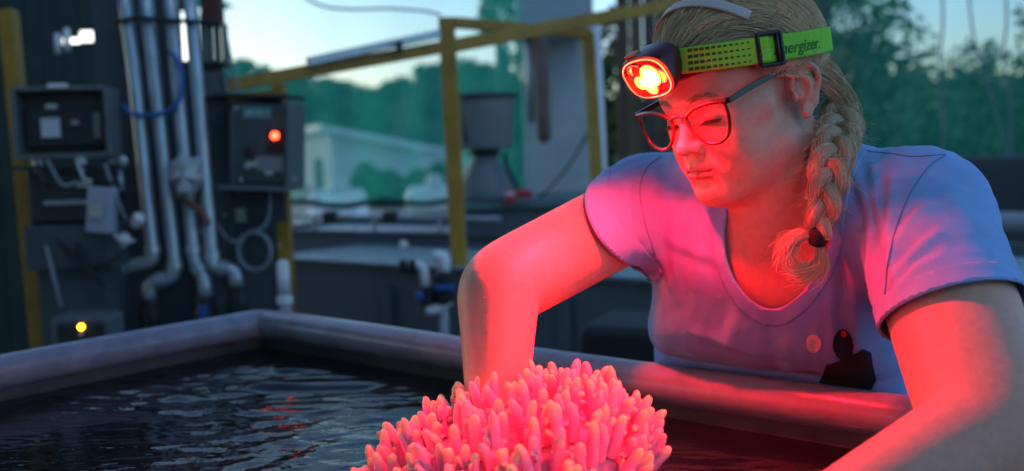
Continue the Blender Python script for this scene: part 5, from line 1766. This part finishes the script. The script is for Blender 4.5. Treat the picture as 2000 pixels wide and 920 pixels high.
# lettering
me = text_mesh('Energizer.', .3)
co = np.array([v_.co[:] for v_ in me.vertices])
co[:, 0] = (co[:, 0] - co[:, 0].min()) / np.ptp(co[:, 0])
tx0, tx1 = S_(1509, 95), S_(1597, 82)
hgt = 1.25
yy = (co[:, 1] - .05) / .70
Vt = Hv(strap.at(tx0 + (tx1 - tx0) * co[:, 0], (yy - .5) * hgt - .02, np.full(len(co), .20)))
me.vertices.foreach_set('co', Vt.astype(np.float32).ravel()); me.update()
me.materials.clear()
lt_o = link('lettering', me, mat('print_green', (.035, .16, .03), rough=.8), headlamp)

# lamp housing, lens and LEDs.  lamp frame: x to her right, y out of the lens, z up
LR = HR @ rotm(4, -20, 0)
LO = H(0.2, 12.4, 7.1)
def Lp(x, y, z): return LO + LR @ (np.array([x, y, z]) * .01)
m_lampblk = mat('lamp_plastic', (.075, .008, .012), rough=.35)  # black plastic tinted dark red to paint in the lamp's red glow
# bracket plate on the forehead, wraps to the strap ends
mbp = MB()
prof = []
for x in np.linspace(-4.3, 4.3, 13):
    yb = 9.9 - .075 * x * x
    prof.append([H(x, yb - .5, 8.6 - .02 * x * x), H(x, yb + .1, 8.6 - .02 * x * x), H(x, yb + .7, 5.4 + .02 * x * x), H(x, yb + .1, 5.4 + .02 * x * x)])
mbp.quadgrid(prof, True, True)
mbp.build('bracket', m_lampblk, headlamp, smooth='auto', bevel=.0015)
# housing: rounded super-ellipse sections
def sect(y, hx, hz, zc=0, n=36, e=2.7):
    r = []
    for a in np.linspace(0, 2 * math.pi, n, endpoint=False):
        c, s = math.cos(a), math.sin(a)
        r.append(Lp(math.copysign(abs(c) ** (2 / e), c) * hx, y, zc + math.copysign(abs(s) ** (2 / e), s) * hz))
    return r
mbh = MB()
mbh.quadgrid([sect(-2.6, 2.2, 1.3, .4), sect(-2.4, 2.8, 1.9, .4), sect(-1.0, 3.2, 2.3, .2), sect(.4, 3.35, 2.55, .05), sect(.75, 3.3, 2.5, 0), sect(.75, 2.95, 2.15, 0), sect(-.3, 2.6, 1.8, 0)], True, True)
mbh.build('housing', m_lampblk, headlamp, smooth='auto')
MB().box(Lp(1.2, -.1, 2.62), (.016, .011, .003), LR).build('switch_button', mat('orange_button', (.55, .22, .05), rough=.5), headlamp, bevel=.001)
def ring_disc(c, r, y, name, m_, tilt=0, zr=1.0):
    t = np.linspace(0, 2 * math.pi, 28, endpoint=False)
    mb_ = MB(); o = len(mb_.v)
    mb_.v = [tuple(Lp(c[0] + r * math.cos(a), y, c[1] + r * zr * math.sin(a))) for a in t]
    mb_.f = [tuple(range(28))]
    return mb_.build(name, m_, headlamp)
m_refl = mat('reflector', (.75, .72, .70), rough=.25, metal=1.0)
for c, r in (((1.45, .75), .95), ((-.45, .10), 1.25), ((-1.75, -.2), .75), ((.3, -1.25), .85)):
    mbr = MB()
    R_ = []
    for y, q in ((-.05, .35), (.15, .62), (.45, .85), (.72, 1.0), (.72, 1.08), (.4, 1.1)):
        R_.append([Lp(c[0] + r * q * math.cos(a), y, c[1] + r * q * math.sin(a)) for a in np.linspace(0, 2 * math.pi, 24, endpoint=False)])
    mbr.quadgrid(R_, True, False).build('reflector_cup', m_refl, headlamp, smooth=True)
m_led = mat('led_red', (.1, .0, .0), emit=(1.0, .026, .0028), estr=40)
m_led2 = mat('led_red_glow', (.1, .0, .0), emit=(1.0, .07, .006), estr=8)
ring_disc((-.45, .10), 1.3, .74, 'led', m_led)
ring_disc((.3, -1.2), .78, .75, 'led', m_led)
ring_disc((-1.75, -.2), .62, .62, 'led', m_led2)
m_core = mat('led_red_core', (.1, .0, .0), emit=(1.0, .026, .0036), estr=260)
ring_disc((-.5, .0), .95, .80, 'led_core', m_core)
ring_disc((.9, -.5), .42, .80, 'led_core', m_core)
ring_disc((.2, -1.1), .30, .80, 'led_core', m_core)
ring_disc((1.3, -.45), .80, .76, 'led', m_led)
mbr = MB().quadgrid([sect(.30, 2.9, 2.1, 0), sect(.30, .05, .04, 0)], True, False)
mbr.build('reflector_plate', mat('red_reflector', (.75, .10, .10), rough=.3), headlamp)
# clear lens: a shallow dome with a bulged lower lobe
m_clear = bpy.data.materials.new('clear_lens'); m_clear.use_nodes = True
nt = m_clear.node_tree
for n_ in list(nt.nodes): nt.nodes.remove(n_)
o_ = nt.nodes.new('ShaderNodeOutputMaterial'); mx = nt.nodes.new('ShaderNodeMixShader'); fr = nt.nodes.new('ShaderNodeLayerWeight'); fr.inputs[0].default_value = .12
tr = nt.nodes.new('ShaderNodeBsdfTransparent'); gl = nt.nodes.new('ShaderNodeBsdfGlossy'); gl.inputs['Roughness'].default_value = .04
nt.links.new(fr.outputs['Fresnel'], mx.inputs[0]); nt.links.new(tr.outputs[0], mx.inputs[1]); nt.links.new(gl.outputs[0], mx.inputs[2]); nt.links.new(mx.outputs[0], o_.inputs[0])
mbl = MB()
mbl.quadgrid([sect(.76, 3.0, 2.25, 0), sect(1.15, 2.85, 2.1, 0), sect(1.4, 2.3, 1.6, 0), sect(1.5, 1.2, .8, 0), sect(1.52, .05, .04, 0)], True, False)
mbl.build('lens', m_clear, headlamp, smooth=True)
# bright moulded rim of the lens, carries light
rim_p = np.array(sect(.95, 2.98, 2.25, 0, 48)); rim_p = np.vstack([rim_p, rim_p[:2]])
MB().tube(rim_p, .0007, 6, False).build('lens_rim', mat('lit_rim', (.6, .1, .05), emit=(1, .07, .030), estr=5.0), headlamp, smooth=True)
# the lamp's own light
ld = bpy.data.lights.new('headlamp_light', 'SPOT')
ld.color = (1.0, .005, .018)
ld.energy = 9.0
ld.spot_size = rad(166); ld.spot_blend = 1.0; ld.shadow_soft_size = .018
lo_ = bpy.data.objects.new('headlamp_light', ld); COL.objects.link(lo_)
lo_.parent = headlamp
LPOS = Lp(0, 1.75, -.3)
aim = nrm([.15, -.25, -.95])
lo_.matrix_world = Matrix.Translation(LPOS.tolist()) @ Vector((-aim).tolist()).to_track_quat('Z', 'Y').to_matrix().to_4x4()

lb_ = bpy.data.lights.new('headlamp_beam', 'SPOT')
lb_.color = ld.color; lb_.energy = 21.0; lb_.spot_size = rad(70); lb_.spot_blend = .9; lb_.shadow_soft_size = .015
lbo = bpy.data.objects.new('headlamp_beam', lb_); COL.objects.link(lbo); lbo.parent = headlamp
aim2 = nrm(np.array([.01, .95, .98]) - LPOS)
lbo.matrix_world = Matrix.Translation(LPOS.tolist()) @ Vector((-aim2).tolist()).to_track_quat('Z', 'Y').to_matrix().to_4x4()

# ================================================================== glasses
GR = HR @ rotm(0, -4, 0)
GO = H(0, 10.4, .75)
def Gp(x, y, z): return GO + GR @ (np.array([x, y, z]) * .0105 * HS)
glasses = thing('eyeglasses', GO, 'dark red framed rectangular eyeglasses on the face below the headlamp', 'glasses')
m_frame = mat('dark_red_acetate', (.06, .008, .012), rough=.22, coat=.3)
m_temple = mat('black_acetate', (.012, .012, .014), rough=.3)
def lens_outline(s, n=56, grow=0.0):
    key = [(1.15, .55), (2.6, 1.25), (4.6, 1.55), (6.35, 1.45), (6.75, .9), (6.6, -.6), (6.0, -2.0), (4.7, -2.7), (3.2, -2.6), (2.0, -1.8), (1.3, -.6)]
    k = smooth_path(key + key[:1], 6)[:-1]
    c = k.mean(0)
    k = c + (k - c) * (1 + grow)
    return [Gp(s * x, -.035 * max(x - .8, 0) ** 1.9 * .55, z) for x, z in k]
for s in (1, -1):
    op = np.array(lens_outline(s)); cl = np.vstack([op, op[:2]])
    fr_ = MB().tube(cl, .0020, 8, False).build('frame_rim', m_frame, glasses, smooth=True)
    mbx = MB(); mbx.v = [tuple(p_) for p_ in lens_outline(s, grow=-.02)]; mbx.f = [tuple(range(len(mbx.v)))]
    mbx.build('lens', m_clear, glasses)
    # brow bar thickens the top edge; end piece, hinge and temple
    top = smooth_path([Gp(s * x, -.035 * max(x - .8, 0) ** 1.9 * .55 + .02, z) for x, z in [(1.2, .62), (2.6, 1.33), (4.6, 1.63), (6.45, 1.55), (7.05, 1.5)]], 6)
    MB().tube(top, np.linspace(.0018, .0026, len(top)), 8).build('brow_bar', m_frame, glasses, smooth=True)
    hinge = top[-1]
    ear_t = H(s * 7.35, -1.9, 3.15)
    tip = H(s * 7.2, -4.4, 0.8)
    m1 = H(s * 7.5, 4.2, 3.0)
    tp = smooth_path([hinge, hinge * .9 + m1 * .1 + HR @ np.array([s * .003, 0, 0]), m1, ear_t, tip], 8)
    R_ = []
    up_ = HR[:, 2]; sx = HR[:, 0]
    for i_, p_ in enumerate(tp):
        hh = .0030 if i_ < 20 else .0026
        R_.append([p_ + sx * .0013 + up_ * hh, p_ - sx * .0013 + up_ * hh, p_ - sx * .0013 - up_ * hh, p_ + sx * .0013 - up_ * hh])
    MB().quadgrid(R_, True, True).build('temple', m_temple, glasses, smooth='auto')
    MB().tube([Gp(s * 1.25, -.55, -.6), Gp(s * 1.05, -.75, -1.1), Gp(s * 1.2, -.7, -1.6)], [.0012, .0022, .0012], 8).build('nose_pad', m_clear, glasses, smooth=True)
MB().tube(smooth_path([Gp(-1.3, 0, .45), Gp(-.6, .12, .78), Gp(.6, .12, .78), Gp(1.3, 0, .45)], 6), .0022, 8).build('bridge', m_frame, glasses, smooth=True)
# ================================================================== coral
rg = np.random.default_rng(5)
CRT = np.array(Matrix.Rotation(rad(-15), 3, 'Y') @ Matrix.Rotation(rad(4), 3, 'X'))
CC = np.array([-.009, .940, .917])
CRAD = np.array([.138, .118, .070])
coral = thing('coral_colony', (CC[0], CC[1], CC[2] - .09), 'bushy branching coral colony glowing pink under the red lamp', 'coral')
def dome(d):
    return CC + CRT @ (d * CRAD)
th = np.linspace(.02, math.pi - .02, 40); ph = np.linspace(0, 2 * math.pi, 64, endpoint=False)
a_, b_ = np.meshgrid(th, ph, indexing='ij')
dd = np.stack([np.sin(a_) * np.cos(b_), np.sin(a_) * np.sin(b_), np.cos(a_)], -1).reshape(-1, 3)
rr = 1 + .05 * vnoise(dd, 4, 1) + .03 * vnoise(dd, 9, 2)
low = np.clip(-dd[:, 2], 0, 1)
q = dd * rr[:, None]
q[:, :2] *= (1 - .45 * low ** .8)[:, None]
q[:, 2] *= np.where(dd[:, 2] < 0, 1.1, .9)
bv = CC + (q * CRAD) @ CRT.T
i_ = np.arange(len(bv)).reshape(a_.shape)
bf = np.stack([i_[:-1], i_[1:], np.roll(i_, -1, 1)[1:], np.roll(i_, -1, 1)[:-1]], -1).reshape(-1, 4)
m_coral = mat('coral_tissue', (.8, .5, .5), rough=.45, attr='col', var=.10, vscale=120, bump=.0008, bscale=500, spec=.5, sss=.006, sssr=(1, .6, .6))
link('base', mesh_np('base', bv, bf, True, np.tile([.6, .28, .42], (len(bv), 1))), m_coral, coral)
def branch_mesh(k):
    L = .040; n, m = 13, 11
    V, F_, C_ = [], [], []
    bend = rg.normal(size=2) * .004
    r0 = rg.uniform(.0056, .0068)
    parts = [(np.zeros(3), np.array([0, 0, 1.0]), L, r0)]
    for j in range(rg.integers(1, 4)):
        az = rg.uniform(0, 6.28); el = rg.uniform(.45, .8)
        parts.append((np.array([0, 0, rg.uniform(.006, .020)]), np.array([math.cos(az) * el, math.sin(az) * el, 1 - el * .35]), rg.uniform(.010, .020), r0 * rg.uniform(.5, .68)))
    for (o, d, L_, r_) in parts:
        d = nrm(d); x = nrm(np.cross(d, (.3, .9, .1))); y = np.cross(d, x)
        b0 = len(V)
        for i in range(n):
            t = (0, .14, .28, .42, .55, .67, .78, .86, .92, .96, .985, .997, 1.0)[i]
            tt_ = min(t / .86, 1)
            rad_ = r_ * (1.0 - .20 * tt_) if t < .80 else r_ * .815 * math.sqrt(max(1 - ((t - .80) / .20) ** 2, 0))
            c = o + d * L_ * t + x * bend[0] * t * t + y * bend[1] * t * t
            for j in range(m):
                a = 2 * math.pi * j / m
                p_ = c + (x * math.cos(a) + y * math.sin(a)) * max(rad_, 1e-5)
                bump_ = 1 + .13 * float(vnoise(p_ * np.array([1, 1, 1.]) + k, 330, k)) + .07 * float(vnoise(p_ + k, 700, k + 9))
                p_ = c + (p_ - c) * bump_
                V.append(p_)
                g_ = min(max((t - .62) / .38, 0), 1) ** 1.4 * (.9 if len(parts) and k % 3 else .35)
                C_.append(np.array([.86, .40, .62]) * (1 - g_) + np.array([.97, .95, .34]) * g_)  # yellow tips paint in the lamp's blown-out gleam
        for i in range(n - 1):
            for j in range(m):
                F_.append((b0 + i * m + j, b0 + i * m + (j + 1) % m, b0 + (i + 1) * m + (j + 1) % m, b0 + (i + 1) * m + j))
    me = mesh_np('branch', np.array(V), np.array(F_), True, np.array(C_))
    me.materials.append(m_coral)
    return me
BM = [branch_mesh(k) for k in range(12)]
N_BR = 300
for i in range(N_BR):
    zc = 1 - (i + .5) / N_BR * 1.18
    az = i * 2.399963 + rg.normal() * .10
    s_ = math.sqrt(max(1 - zc * zc, 0))
    d = np.array([s_ * math.cos(az), s_ * math.sin(az), zc]); d = nrm(d + rg.normal(size=3) * .05)
    p_ = dome(d * .96)
    nn_ = CRT @ nrm(d / CRAD)
    dr = nrm(nn_ * .62 + np.array([0, 0, .75]) + rg.normal(size=3) * .13)
    o = bpy.data.objects.new('branch', BM[i % 12]); COL.objects.link(o)
    q_ = Vector(dr.tolist()).to_track_quat('Z', 'Y').to_matrix().to_4x4() @ Matrix.Rotation(rg.uniform(0, 6.28), 4, 'Z')
    sc = rg.uniform(.80, 1.02); sl_ = sc * rg.uniform(.95, 1.30)
    o.parent = coral
    o.matrix_parent_inverse = coral.matrix_world.inverted()
    o.matrix_world = Matrix.Translation(p_.tolist()) @ q_ @ Matrix.Diagonal((sc, sc, sl_, 1))
